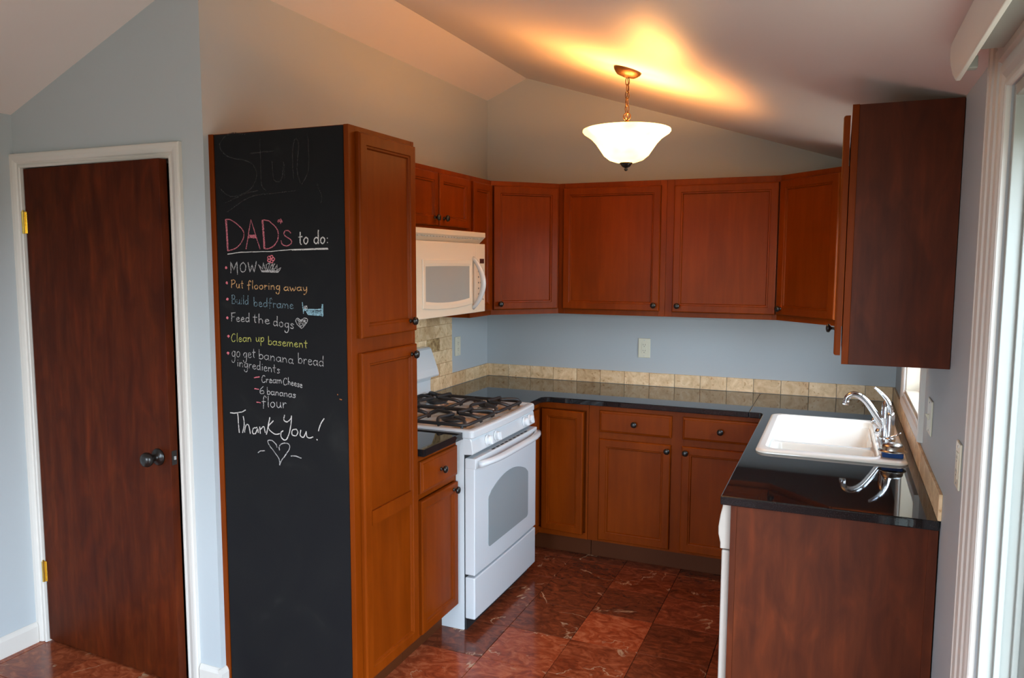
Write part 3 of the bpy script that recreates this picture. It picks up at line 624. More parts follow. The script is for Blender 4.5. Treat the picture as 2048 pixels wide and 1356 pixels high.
[[309,1380],[307,1381],[304,1382],[302,1383],[300,1382],[298,1381],[297,1379],[299,1378],[303,1376],[306,1374],[307,1372],[307,1371],[306,1369],[305,1368],[302,1368],[300,1368],[298,1368],[296,1369],[295,1370]],
[[316,1375],[319,1375],[324,1376],[328,1376],[328,1378],[327,1380],[325,1382],[323,1382],[321,1382],[320,1382],[318,1380],[316,1377],[315,1375],[315,1372],[317,1370],[318,1368],[320,1367],[322,1367],[325,1367],[327,1368],[329,1369],[330,1370]],
[[336,1382],[336,1367]],
[[337,1376],[338,1378],[340,1380],[342,1382],[344,1382],[346,1380],[347,1378],[347,1374],[347,1370],[347,1367]],
[[348,1376],[349,1378],[351,1380],[354,1382],[356,1381],[358,1379],[359,1377],[360,1373],[360,1369],[360,1366]],
[[369,1374],[372,1374],[377,1374],[381,1375],[381,1377],[380,1379],[378,1380],[377,1381],[374,1381],[373,1380],[371,1379],[369,1376],[368,1374],[369,1371],[370,1369],[371,1367],[373,1366],[376,1366],[378,1366],[380,1367],[382,1368],[383,1369]],
[[390,1381],[390,1366]],
[[390,1375],[392,1377],[395,1379],[397,1381],[399,1380],[401,1378],[402,1376],[403,1372],[403,1368],[403,1365]],
[[418,1392],[417,1385],[417,1376],[417,1369],[418,1366],[420,1365],[421,1365]],
[[411,1382],[424,1382]]]],["","grey",2.8,[[[93,1334],[91,1335],[89,1337],[86,1337],[83,1335],[80,1332],[79,1329],[79,1325],[80,1321],[82,1318],[85,1318],[88,1318],[90,1320],[92,1324],[93,1329],[93,1333]],
[[94,1337],[94,1329],[93,1317],[92,1308],[91,1302],[89,1298],[87,1295],[84,1294],[82,1295],[79,1296],[78,1298],[77,1301],[77,1303]],
[[110,1337],[108,1336],[105,1334],[103,1332],[102,1328],[101,1325],[102,1321],[103,1319],[106,1317],[108,1316],[111,1317],[113,1319],[115,1321],[116,1325],[116,1328],[116,1332],[114,1334],[112,1336],[110,1337]]]],["","grey",2.8,[[[148,1332],[146,1333],[143,1334],[141,1334],[138,1332],[135,1330],[134,1327],[134,1323],[136,1320],[137,1318],[140,1317],[142,1318],[145,1320],[146,1323],[147,1327],[148,1331]],
[[149,1334],[148,1327],[148,1317],[147,1309],[146,1304],[144,1300],[142,1298],[140,1297],[137,1297],[135,1298],[133,1300],[133,1303],[132,1305]],
[[156,1326],[160,1326],[165,1327],[168,1328],[168,1330],[167,1332],[166,1334],[164,1335],[162,1335],[160,1334],[158,1332],[157,1329],[156,1326],[156,1323],[157,1320],[159,1317],[160,1317],[163,1316],[165,1317],[167,1318],[169,1319],[170,1321]],
[[182,1350],[182,1342],[181,1331],[181,1322],[182,1319],[184,1318],[185,1318]],
[[176,1337],[189,1338]]]],["","grey",2.8,[[[207,1349],[207,1315]],
[[207,1324],[209,1326],[211,1330],[214,1332],[217,1331],[221,1329],[223,1327],[224,1324],[224,1321],[223,1318],[220,1316],[217,1315],[214,1314],[212,1315],[209,1317],[207,1318]],
[[249,1326],[247,1327],[245,1329],[242,1330],[238,1329],[235,1328],[232,1326],[231,1324],[231,1321],[231,1319],[233,1316],[235,1314],[238,1313],[241,1313],[244,1315],[247,1317],[248,1320],[249,1323],[249,1326]],
[[250,1329],[250,1326],[249,1321],[249,1317],[250,1315],[251,1313],[252,1312]],
[[260,1329],[260,1311]],
[[260,1322],[263,1324],[266,1326],[269,1328],[272,1327],[274,1325],[276,1322],[276,1318],[276,1314],[276,1310]],
[[304,1322],[302,1323],[299,1325],[296,1326],[293,1325],[290,1324],[287,1322],[286,1320],[285,1317],[286,1315],[287,1312],[290,1310],[292,1309],[295,1309],[299,1311],[301,1313],[303,1316],[304,1319],[304,1322]],
[[305,1325],[304,1322],[304,1317],[304,1314],[305,1311],[306,1309],[307,1308]],
[[314,1325],[314,1308]],
[[315,1318],[317,1320],[320,1323],[323,1324],[326,1323],[328,1321],[330,1318],[330,1315],[331,1310],[331,1307]],
[[358,1318],[356,1320],[353,1321],[350,1322],[347,1322],[344,1320],[341,1319],[340,1316],[340,1314],[340,1311],[341,1309],[344,1307],[346,1305],[349,1306],[353,1307],[355,1309],[357,1312],[357,1316],[358,1318]],
[[358,1322],[358,1318],[357,1314],[357,1310],[358,1307],[360,1306],[361,1304]]]],["","grey",2.8,[[[384,1345],[384,1308]],
[[384,1318],[386,1320],[388,1324],[391,1326],[394,1326],[397,1324],[399,1321],[400,1318],[400,1315],[399,1312],[397,1310],[394,1308],[391,1308],[388,1309],[386,1311],[384,1312]],
[[408,1325],[408,1307]],
[[408,1317],[410,1319],[412,1322],[414,1324],[417,1324],[419,1323],[420,1322]],
[[427,1315],[431,1315],[437,1316],[441,1316],[441,1318],[440,1321],[438,1323],[436,1323],[434,1324],[431,1323],[429,1321],[428,1318],[427,1315],[427,1312],[428,1309],[430,1307],[432,1305],[435,1305],[437,1305],[440,1306],[442,1308],[443,1309]],
[[466,1318],[464,1320],[462,1321],[459,1322],[456,1322],[453,1320],[450,1318],[449,1316],[449,1313],[449,1310],[451,1308],[453,1305],[455,1304],[458,1305],[461,1306],[464,1308],[465,1312],[466,1315],[466,1318]],
[[467,1322],[466,1318],[466,1313],[466,1309],[467,1306],[468,1305],[469,1303]],
[[490,1317],[488,1318],[486,1320],[483,1321],[480,1320],[477,1318],[475,1316],[474,1313],[474,1310],[475,1308],[477,1305],[479,1303],[482,1303],[485,1304],[488,1306],[490,1308]],
[[492,1340],[491,1334],[491,1325],[491,1317],[491,1311],[491,1306],[491,1302]]]],["","grey",2.8,[[[105,1297],[105,1282]],
[[106,1305],[106,1304]],
[[114,1297],[114,1281]],
[[115,1290],[117,1292],[119,1295],[122,1296],[124,1295],[126,1294],[127,1291],[128,1287],[128,1283],[128,1280]],
[[151,1291],[149,1293],[146,1294],[143,1294],[141,1293],[138,1291],[137,1289],[137,1286],[138,1283],[140,1280],[142,1280],[145,1280],[147,1281],[149,1284],[150,1288],[151,1291]],
[[151,1294],[151,1288],[151,1279],[150,1272],[149,1267],[147,1264],[145,1263],[142,1262],[140,1263],[138,1264],[136,1266],[136,1268],[135,1270]],
[[159,1293],[159,1277]],
[[159,1286],[161,1288],[163,1290],[165,1292],[167,1292],[169,1291],[170,1290]],
[[176,1284],[179,1284],[184,1284],[187,1285],[188,1286],[187,1289],[185,1290],[183,1291],[181,1291],[180,1291],[178,1289],[176,1286],[175,1284],[176,1281],[177,1279],[178,1277],[180,1276],[182,1275],[184,1275],[186,1276],[188,1277],[190,1278]],
[[209,1286],[207,1287],[205,1289],[202,1289],[200,1289],[197,1287],[196,1285],[195,1283],[195,1281],[195,1278],[197,1276],[199,1275],[201,1274],[204,1275],[206,1277],[208,1278]],
[[210,1306],[210,1300],[209,1293],[209,1286],[209,1281],[209,1276],[210,1273]],
[[220,1287],[219,1272]],
[[220,1295],[220,1294]],
[[228,1280],[232,1280],[236,1280],[240,1280],[240,1282],[239,1284],[237,1286],[236,1287],[234,1287],[232,1286],[230,1285],[229,1282],[228,1280],[228,1277],[229,1274],[230,1272],[232,1271],[235,1271],[237,1271],[239,1272],[241,1273],[242,1274]],
[[248,1286],[248,1270]],
[[248,1279],[250,1281],[253,1284],[255,1285],[257,1284],[259,1282],[261,1280],[261,1276],[261,1272],[261,1269]],
[[275,1296],[275,1289],[274,1279],[274,1272],[276,1269],[277,1268],[278,1268]],
[[269,1285],[281,1285]],
[[299,1279],[298,1280],[295,1281],[293,1282],[291,1281],[289,1280],[289,1278],[291,1277],[294,1275],[296,1273],[297,1271],[298,1269],[297,1268],[295,1267],[293,1267],[291,1267],[289,1267],[288,1268],[287,1269]]]],["","rose",4,[[[181,1243],[185,1244],[190,1245],[194,1246],[198,1246],[202,1247],[205,1247]]]],["","rose",4,[[[181,1202],[187,1202],[194,1201],[200,1201]]]],["","rose",4,[[[188,1152],[194,1152],[200,1152],[206,1151]]]],["","grey",3.2,[[[231,1251],[229,1252],[228,1254],[225,1254],[223,1253],[221,1251],[218,1248],[217,1245],[216,1242],[216,1238],[216,1235],[218,1232],[219,1229],[221,1228],[224,1228],[226,1228],[228,1229],[230,1231],[231,1232]],
[[237,1241],[237,1228]],
[[238,1236],[239,1237],[240,1239],[242,1241],[244,1241],[245,1240],[246,1240]],
[[251,1235],[254,1236],[258,1236],[261,1237],[261,1238],[260,1240],[259,1241],[257,1242],[256,1242],[254,1241],[253,1240],[252,1237],[251,1235],[251,1233],[252,1231],[253,1229],[255,1229],[257,1229],[258,1229],[260,1230],[262,1231],[263,1231]],
[[279,1240],[278,1241],[276,1242],[274,1242],[272,1242],[270,1240],[268,1239],[267,1237],[267,1235],[267,1233],[268,1231],[270,1230],[271,1229],[274,1230],[276,1231],[278,1232],[279,1235],[279,1238],[279,1240]],
[[280,1242],[279,1240],[279,1236],[279,1233],[280,1231],[281,1230],[281,1229]],
[[286,1242],[286,1229]],
[[286,1237],[287,1239],[289,1241],[291,1242],[292,1242],[294,1241],[295,1239],[295,1236],[295,1232],[295,1230]],
[[295,1237],[296,1239],[298,1241],[300,1243],[301,1242],[303,1241],[304,1239],[305,1236],[305,1232],[305,1230]]]],["","grey",3.2,[[[330,1247],[328,1249],[327,1250],[324,1251],[322,1250],[319,1247],[317,1244],[316,1242],[315,1238],[314,1235],[315,1232],[316,1229],[318,1226],[320,1225],[323,1225],[325,1225],[327,1226],[329,1228],[330,1229]]]],["","grey",3.2,[[[337,1254],[336,1228]],
[[337,1235],[338,1236],[339,1238],[341,1239],[342,1239],[343,1237],[344,1236],[345,1233],[345,1229],[345,1227]],
[[350,1232],[353,1232],[356,1232],[358,1233],[358,1234],[357,1236],[356,1237],[355,1238],[354,1238],[353,1237],[352,1236],[351,1234],[350,1232],[350,1230],[351,1228],[352,1227],[353,1226],[355,1225],[356,1225],[357,1226],[359,1227],[359,1227]],
[[364,1231],[366,1230],[369,1230],[371,1231],[372,1232],[371,1234],[370,1235],[369,1236],[367,1236],[366,1236],[365,1234],[364,1232],[363,1231],[364,1229],[364,1226],[365,1225],[366,1224],[368,1224],[369,1224],[371,1224],[372,1225],[373,1226]],
[[385,1232],[384,1233],[382,1234],[381,1234],[379,1234],[378,1233],[378,1232],[379,1230],[381,1229],[383,1227],[383,1226],[384,1224],[383,1223],[382,1222],[381,1222],[379,1222],[378,1223],[377,1224],[376,1225]],
[[389,1227],[391,1227],[394,1227],[397,1227],[397,1229],[396,1230],[395,1232],[394,1232],[393,1232],[391,1232],[390,1231],[389,1229],[389,1227],[389,1225],[390,1223],[391,1221],[392,1220],[393,1220],[395,1220],[396,1221],[397,1221],[398,1222]]]],["","grey",3.2,[[[222,1212],[219,1211],[216,1208],[212,1205],[209,1202],[207,1198],[206,1194],[206,1191],[207,1188],[209,1186],[212,1185],[215,1185],[218,1186],[221,1187],[224,1189],[225,1191],[224,1194],[221,1197],[218,1198],[215,1197],[210,1195],[207,1193]]]],["","grey",3.2,[[[240,1211],[240,1185]],
[[240,1192],[241,1194],[243,1196],[245,1198],[247,1198],[250,1196],[252,1195],[252,1192],[252,1190],[251,1188],[250,1186],[248,1185],[245,1185],[243,1185],[241,1187],[240,1188]],
[[271,1195],[269,1196],[267,1197],[265,1197],[263,1197],[260,1196],[258,1194],[257,1192],[257,1190],[257,1188],[259,1187],[260,1185],[262,1184],[264,1185],[267,1186],[269,1187],[270,1190],[270,1193],[271,1195]],
[[271,1197],[271,1195],[271,1191],[271,1188],[271,1186],[272,1185],[273,1184]],
[[279,1197],[278,1184]],
[[279,1192],[280,1193],[283,1196],[285,1197],[287,1196],[289,1195],[290,1193],[290,1190],[290,1186],[290,1184]],
[[310,1193],[309,1194],[307,1196],[305,1196],[303,1196],[300,1195],[298,1193],[297,1191],[297,1189],[297,1187],[298,1185],[300,1184],[302,1183],[304,1184],[307,1185],[309,1186],[310,1189],[310,1191],[310,1193]],
[[311,1196],[311,1193],[310,1190],[310,1187],[311,1185],[312,1184],[313,1183]],
[[318,1196],[318,1183]],
[[318,1191],[320,1192],[322,1194],[325,1196],[326,1195],[328,1194],[329,1192],[330,1189],[330,1185],[330,1182]],
[[350,1192],[348,1193],[346,1194],[344,1195],[342,1194],[339,1193],[338,1192],[337,1190],[336,1188],[337,1186],[338,1184],[339,1183],[341,1182],[344,1182],[346,1184],[348,1185],[349,1187],[349,1190],[350,1192]],
[[350,1195],[350,1192],[349,1189],[349,1186],[350,1184],[351,1183],[352,1182]],
[[368,1192],[366,1193],[364,1194],[362,1194],[360,1194],[358,1193],[358,1191],[360,1190],[363,1189],[365,1187],[366,1186],[366,1184],[366,1183],[364,1182],[362,1182],[360,1181],[358,1182],[357,1183],[356,1184]]]],["","grey",3.4,[[[234,1172],[232,1175],[230,1178],[228,1179],[226,1178],[224,1175],[222,1171],[221,1166],[221,1160],[221,1153],[221,1145],[220,1137],[220,1131]],
[[214,1156],[231,1157]],
[[244,1179],[243,1170],[243,1156],[242,1146],[243,1141],[243,1139],[244,1138]],
[[264,1158],[261,1157],[258,1155],[255,1153],[254,1150],[253,1146],[254,1143],[256,1141],[259,1139],[262,1138],[265,1139],[268,1141],[271,1144],[272,1147],[272,1150],[272,1153],[269,1156],[266,1157],[264,1158]],
[[282,1159],[282,1155],[282,1149],[282,1145],[284,1142],[286,1140],[289,1139],[292,1140],[295,1142],[297,1145],[299,1150],[299,1155],[299,1159]],
[[299,1159],[299,1155],[299,1148],[300,1143],[301,1141],[302,1140],[303,1140]],
[[311,1159],[311,1140]],
[[311,1151],[313,1153],[316,1156],[318,1159],[321,1159],[323,1158],[325,1157]]]],["large white words Thank You","white",4.4,[[[62,1102],[67,1102],[73,1102],[81,1102],[92,1104],[105,1107],[116,1109],[124,1112],[130,1116],[135,1118]],
[[97,1101],[98,1094],[99,1082],[99,1070],[100,1056],[101,1041],[102,1030]],
[[123,1093],[125,1086],[127,1075],[127,1064],[125,1052],[121,1040],[118,1031]],
[[128,1034],[129,1042],[132,1053],[135,1060],[139,1064],[144,1064],[148,1062],[151,1052],[153,1040],[155,1031]],
[[187,1057],[182,1055],[174,1054],[169,1051],[166,1045],[165,1039],[166,1034],[169,1031],[174,1031],[179,1033],[183,1039],[187,1048],[190,1053],[191,1050],[192,1043],[192,1038]],
[[200,1060],[202,1035]],
[[202,1050],[207,1054],[213,1060],[218,1063],[221,1061],[222,1055],[223,1049],[224,1046],[225,1043],[225,1041]],
[[248,1099],[246,1090],[242,1078],[239,1065],[236,1054],[233,1043],[230,1035]],
[[264,1088],[256,1081],[244,1071],[239,1061],[245,1052],[257,1044],[269,1039],[278,1039],[286,1041],[292,1043]],
[[316,1113],[315,1108],[312,1102],[312,1096],[315,1092],[320,1090],[326,1089],[332,1092],[339,1098],[344,1103],[346,1107],[347,1111],[347,1113]],
[[347,1113],[347,1106],[346,1095],[344,1083],[341,1069],[337,1053],[332,1041],[327,1031],[322,1024],[316,1021],[310,1021],[303,1025],[299,1029],[297,1035],[297,1042],[298,1048],[301,1051],[305,1053],[307,1055]],
[[367,1066],[362,1065],[355,1064],[350,1061],[347,1055],[347,1049],[348,1044],[352,1042],[359,1041],[364,1041],[369,1045],[372,1050],[374,1055],[373,1059],[370,1063],[367,1066]],
[[387,1064],[386,1059],[384,1051],[384,1045],[388,1041],[393,1039],[399,1039],[403,1045],[408,1054],[411,1060]],
[[411,1062],[411,1057],[412,1050],[413,1044],[416,1041],[421,1039],[425,1039],[431,1040],[436,1043],[440,1044]],
[[490,1115],[486,1110],[480,1102],[475,1094],[471,1085],[467,1075],[465,1068]],
[[457,1037],[459,1035]]]],["white outlined heart","grey",4,[[[288,925],[288,931],[288,940],[285,949],[277,959],[266,970],[257,980],[249,987],[244,993],[239,999],[237,1004],[236,1009],[237,1012],[242,1014],[248,1014],[255,1014],[261,1011],[268,1006],[273,1002],[276,998],[277,993],[278,990]],
[[289,981],[288,985],[287,990],[288,995],[292,1000],[298,1005],[306,1008],[314,1010],[324,1010],[331,1008],[335,1004],[336,998],[335,992],[331,984],[324,976],[317,967],[310,958],[302,950],[296,942],[292,935],[290,929],[288,925]],
[[188,961],[191,963],[195,966],[200,969],[207,970],[215,971],[220,972]],
[[341,964],[347,965],[356,966],[364,966],[373,964],[381,962],[386,961]]]],["faint rubbed out word","faint",5,[[[175,2123],[156,2127],[129,2132],[104,2132],[82,2124],[62,2111],[52,2097],[54,2081],[66,2065],[87,2051],[120,2041],[161,2034],[193,2024],[210,2008],[218,1991],[219,1973],[213,1956],[200,1939],[182,1925],[156,1915],[123,1907],[95,1906],[74,1915],[57,1930],[45,1941]],
[[238,2103],[238,2083],[238,2055],[239,2027],[238,1998],[238,1968],[239,1945],[245,1932],[253,1926],[259,1923]],
[[194,2056],[298,2059]],
[[290,2024],[290,2005],[291,1979],[295,1959],[305,1952],[318,1951],[329,1958],[335,1979],[339,2008],[341,2022],[343,2009],[343,1983],[343,1963]],
[[383,1951],[381,1974],[379,2007],[379,2036],[381,2060],[386,2081],[390,2094],[396,2096],[403,2091],[407,2077],[405,2053],[400,2021],[398,1993],[400,1972],[406,1956],[409,1944]],
[[447,2107],[448,2074],[449,2029],[447,1991],[438,1967],[425,1950],[416,1939]],
[[72,1884],[99,1893],[135,1905],[168,1915],[191,1920],[211,1922],[224,1924]],
[[482,1937],[487,1925],[495,1908],[500,1894],[500,1884],[498,1877],[496,1873]],
[[78,1850],[107,1866],[148,1887],[188,1903],[224,1909],[259,1910],[293,1911],[330,1914],[364,1916],[389,1918]]]],["","fleck",4,[[[550,1207],[550,1206],[550,1206],[551,1205]]]],["","fleck",4,[[[559,1190],[562,1190],[564,1189],[567,1189]]]]]

# ------------------------------------------------------------------ cabinets
# tall pantry with the chalkboard side
PY = -2.435
p = root('pantry_cabinet', 'tall cherry wood pantry cabinet with a black chalkboard side', 'cabinet', (0, PY, 0), LEFT)
box('cabinet_body', (.0005, .434, -.590, -.003, .115, 2.133), M['wood'], p, bev=.001)
box('side_panel', (.0005, .016, -.590, -.003, .0, .1149), M['wood'], p, bev=0)
bm = bmesh.new()
for a, b in ((0, .040), (.412, .435)): B(bm, a, b, -.609, -.590, .115, 2.134)
for a, b in ((.115, .15), (1.335, 1.415), (2.09, 2.134)): B(bm, .04, .412, -.6085, -.5905, a, b)
emit('face_frame', bm, M['wood'], p, bev=.0008, seg=1)
box('toe_kick', (.017, .434, -.535, -.52, 0, .115), M['kick'], p, bev=0)
door_front(p, .040, .420, 1.402, 2.114, -.609, (.368, 1.443))
door_front(p, .040, .420, .132, 1.350, -.609, (.376, 1.312), mid=(.712, .766))
cb = emitw('chalkboard', B(bmesh.new(), .026, .590, PY - .0035, PY - .0003, .004, 2.130), M['board'], p, label='black chalkboard panel with a chalk to do list')
sc_ = emitw('scribe_strip', B(bmesh.new(), .0, .022, PY - .006, PY - .0003, .0, 2.133), M['wood'], p, bev=.001)
def ribbon(bm, pts, wd, yy):
    q = [Vector((a / 1000, 0, b / 1000)) for a, b in pts]; q = [v for i, v in enumerate(q) if i == 0 or (v - q[i - 1]).length > 1e-4]
    if len(q) < 2: q = [q[0], q[0] + Vector((.001, 0, .001))]
    L_, R_ = [], []
    for i in range(len(q)):
        d = (q[min(i + 1, len(q) - 1)] - q[max(i - 1, 0)]).normalized(); n = Vector((-d.z, 0, d.x)) * wd / 2 * random.uniform(.85, 1.15)
        e = d * wd * .3 * (-1 if i == 0 else 1 if i == len(q) - 1 else 0)
        a, b = q[i] + n + e, q[i] - n + e; L_.append(bm.verts.new((a.x, yy, a.z))); R_.append(bm.verts.new((b.x, yy, b.z)))
    for i in range(len(q) - 1): bm.faces.new([R_[i], R_[i + 1], L_[i + 1], L_[i]])
names = {'pink': 'chalk_writing', 'rose': 'chalk_mark', 'faint': 'chalk_smudge', 'fleck': 'paint_fleck'}
for gi, (lab, col, wd, sts) in enumerate(CHALK):
    bm = bmesh.new()
    for k, s in enumerate(sts): ribbon(bm, s, wd * .9 / 1000, PY - .0038 - .00002 * gi - .000004 * k)
    bmesh.ops.transform(bm, matrix=RM(p).inverted(), verts=bm.verts)
    o = emit(names.get(col, 'chalk_writing'), bm, CH[col], cb)
    if lab: o['label'] = lab

# narrow base cabinet between pantry and range
c = root('base_cabinet', 'narrow cherry base cabinet between the tall pantry and the white range', 'cabinet', (0, -1.999, 0), LEFT, 'cherry wood base cabinets')
carcass(c, .350, .609, 0, CT - .031, True, rails=((.702, .724),), sw=.016, rw=.03)
drawer_front(c, .012, .338, .728, .862, -.609); door_front(c, .012, .338, .128, .698, -.609, (.292, .672), rail=.05)
# lazy susan corner
c = root('base_cabinet', 'cherry corner base cabinet with folding doors right of the white range', 'cabinet', (0, 0, 0), 0, 'cherry wood base cabinets')
L1 = [(.003, -.003), (.904, -.003), (.904, -.590), (.590, -.590), (.590, -.882), (.003, -.882)]
emit('cabinet_body', prism(bmesh.new(), L1, .115, CT - .032), M['wood'], c)
bm = bmesh.new()
for e in ((.591, .904, -.609, -.591, .115, .15), (.591, .904, -.609, -.591, .853, CT - .031), (.892, .904, -.609, -.591, .15, .853)): B(bm, *e)
for e in ((.591, .609, -.882, -.609, .115, .15), (.591, .609, -.882, -.609, .853, CT - .031), (.591, .609, -.882, -.870, .15, .853)): B(bm, *e)
emit('face_frame', bm, M['wood'], c)
L2 = [(.003, -.003), (.904, -.003), (.904, -.535), (.535, -.535), (.535, -.882), (.003, -.882)]
emit('toe_kick', prism(bmesh.new(), L2, 0, .115), M['kick'], c)
d = door_front(c, 0, .254, .148, .848, 0, rail=.05); d.location = (.630, -.6095, 0); d.rotation_euler.z = -math.radians(4)
d = door_front(c, -.868, -.652, .148, .848, -.609, rail=.05); d.rotation_euler.z = LEFT
# back base cabinet
c = root('base_cabinet', 'wide cherry base cabinet under the back worktop, two drawers above two doors', 'cabinet', (.906, 0, 0), 0, 'cherry wood base cabinets')
carcass(c, .944, .609, 0, CT - .031, True, stiles=((.455, .525),), rails=((.704, .742),), sw=.06, top=.03)
drawer_front(c, .063, .462, .742, .862, -.609); drawer_front(c, .519, .914, .742, .862, -.609)
door_front(c, .064, .460, .131, .705, -.609, (.443 , .674)); door_front(c, .518, .914, .131, .705, -.609, (.540, .674))
# sink base
c = root('sink_base_cabinet', 'cherry base cabinet under the white sink, facing the range', 'cabinet', (W, -.612, 0), RIGHT)
box('cabinet_body', (.001, .893, -.590, -.003, .115, .66), M['wood'], c, bev=.001)
bm = bmesh.new()
for a, b in ((0, .04), (.43, .47), (.856, .894)): B(bm, a, b, -.609, -.591, .115, CT - .031)
for a, b in ((.115, .15), (.70, .74), (.858, CT - .031)): B(bm, .04, .856, -.6085, -.5915, a, b)
emit('face_frame', bm, M['wood'], c)
box('toe_kick', (0.001, .893, -.535, -.52, 0, .115), M['kick'], c, bev=0)
drawer_front(c, .025, .44, .742, .862, -.609, False); drawer_front(c, .46, .872, .742, .862, -.609, False)
door_front(c, .025, .44, .131, .705, -.609, (.41, .674)); door_front(c, .46, .872, .131, .705, -.609, (.49, .674))
# dishwasher
dw = root('dishwasher', 'white dishwasher beside the peninsula end panel, seen edge on', 'dishwasher', (W, -1.508, 0), RIGHT)
box('cabinet_body', (.002, .598, -.60, -.02, .0, CT - .034), M['enamel'], dw, bev=.002)
box('door', (.003, .597, -.629, -.602, .10, .722), M['dishwhite'], dw, bev=.006, seg=3)
bm = prism(bmesh.new(), [(-.602, .726), (-.634, .726), (-.634, .745), (-.641, .775), (-.6415, .80), (-.636, .84), (-.628, .878), (-.602, .880)], .003, .597, 'x')
cpn = emit('control_panel', bm, M['dishwhite'], dw, bev=.003, seg=2)
box('handle', (.20, .40, -.6395, -.630, .738, .752), M['dark'], cpn, bev=.001)
# end panel of the peninsula
e = root('end_panel', 'dark cherry veneer end panel closing the sink run towards the camera', 'panel', (W, -2.131, 0), 0)
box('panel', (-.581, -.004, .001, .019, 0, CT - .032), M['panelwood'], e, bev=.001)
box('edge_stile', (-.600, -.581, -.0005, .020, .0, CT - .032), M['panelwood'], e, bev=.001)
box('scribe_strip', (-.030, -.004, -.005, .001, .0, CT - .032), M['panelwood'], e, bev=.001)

# wall cabinets
def wall_cab(label, loc, rz, w_, z0, z1, doors, d=.305, body='wood', yoff=0, **k):
    c = root('wall_cabinet', label, 'cabinet', loc, rz, 'cherry wall cabinets')
    carcass(c, w_, d, z0, z1, m=body, **k)
    for dd in doors: door_front(c, dd[0], dd[1], dd[2], dd[3], -d - yoff, dd[4], rail=.052)
    return c
T, BT = 2.134, 1.368
wall_cab('cherry wall cabinet above the microwave with two small doors', (0, -1.644, 0), LEFT, .758, 1.830, T, [(.022, .376, 1.850, 2.108, (.335, 1.888)), (.388, .720, 1.850, 2.108, (.428, 1.888))], stiles=((.36, .40),))
wall_cab('narrow cherry wall cabinet squeezed between microwave and left corner cabinet', (0, -.885, 0), LEFT, .274, BT, T, [(.016, .252, 1.396, 2.106, (.045, 1.432))], sw=.022)
wall_cab('cherry wall cabinet on the back wall, left of its neighbour, knob low on the right', (.611, 0, 0), 0, .638, BT, T, [(.030, .607, 1.398, 2.104, (.580, 1.432))])
wall_cab('cherry wall cabinet on the back wall below the lamp, knob low on the left', (1.250, 0, 0), 0, .619, BT, T, [(.042, .594, 1.396, 2.100, (.074, 1.432))], sw=.04)
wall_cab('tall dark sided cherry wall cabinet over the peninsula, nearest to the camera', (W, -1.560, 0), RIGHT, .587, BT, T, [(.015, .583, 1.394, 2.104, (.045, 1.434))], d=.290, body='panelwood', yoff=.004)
def corner_cab(label, right=False):
    s = -1 if right else 1; ox = W if right else 0
    c = root('wall_cabinet', label, 'cabinet', (ox, 0, 0), 0, 'cherry wall cabinets')
    e = .012
    pts = [(s * .002, -.002), (s * .002, -.609), (s * (.305 - e), -.609), (s * .608, -.305 + e), (s * .608, -.002)]
    emit('cabinet_body', prism(bmesh.new(), pts, BT + .001, T - .001), M['wood'], c)
    wd = .431; bm = bmesh.new()
    for a, b in ((0, .020), (wd - .020, wd)): B(bm, a, b, 0, .014, BT, T)
    for a, b in ((BT, BT + .035), (T - .040, T)): B(bm, .02, wd - .02, .0005, .0135, a, b)
    f = emit('face_frame', bm, M['wood'], c)
    d = door_front(c, .012, wd - .012, 1.398, 2.106, 0, (.048, 1.432))
    for o in (f, d):
        o.location = (.305, -.610, 0) if not right else (-.610, -.305, 0); o.rotation_euler.z = PI / 4 * s
corner_cab('diagonal cherry corner wall cabinet at the left end of the back wall')
corner_cab('diagonal cherry corner wall cabinet at the right end, partly hidden', True)

# ------------------------------------------------------------------ worktops
def slab(name, label, loops, z0, z1, bev=.004, seg=2):
    bm = bmesh.new(); es = []
    for lp in loops:
        vs = [bm.verts.new((x, y, z1)) for x, y in lp]
        es += [bm.edges.new((vs[i], vs[(i + 1) % len(vs)])) for i in range(len(vs))]
    r = bmesh.ops.triangle_fill(bm, edges=es, use_beauty=True, use_dissolve=False)
    fs = [f for f in r['geom'] if isinstance(f, bmesh.types.BMFace)]
    if fs[0].normal.z < 0: bmesh.ops.reverse_faces(bm, faces=fs)
    ex = bmesh.ops.extrude_face_region(bm, geom=fs)
    bmesh.ops.translate(bm, verts=[v for v in ex['geom'] if isinstance(v, bmesh.types.BMVert)], vec=(0, 0, z0 - z1))
    bmesh.ops.recalc_face_normals(bm, faces=bm.faces)
    return tag(emit(name, bm, M['granite'], bev=bev, seg=seg, ang=50), label, 'countertop', 'black granite worktops')
def arc(cx, cy, r, a0, a1, n=6): return [(cx + r * math.cos(math.radians(a0 + (a1 - a0) * i / n)), cy + r * math.sin(math.radians(a0 + (a1 - a0) * i / n))) for i in range(n + 1)]
Z0, Z1 = CT - .030, CT
slab('worktop', 'short black granite worktop between pantry and range', [[(.004, -1.998), (.645, -1.998)] + arc(.637, -1.657, .008, 0, 90, 4) + [(.004, -1.649)]], Z0, Z1)
slab('worktop', 'black granite worktop along the back wall, turning beside the range', [[(.011, -.011), (.011, -.881), (.640, -.881), (.640, -.69)] + arc(.695, -.69, .055, 180, 90, 6)[0:] + [(1.7596, -.635), (1.7596, -.011)]], Z0, Z1)
SX0, SX1, SY_0, SY_1 = 1.872, 2.424, -1.500, -.668
slab('worktop', 'black granite worktop holding the white sink, on the right', [[(1.7604, -.011), (1.7604, -.635), (1.800, -.635)] + arc(1.800, -.665, .030, 90, 0, 5) + [(1.830, -2.150), (2.458, -2.150), (2.458, -.011)],
     rrect(SX0 + .02, SX1 - .02, SY_0 + .02, SY_1 - .02, .03, 4)], Z0, Z1)

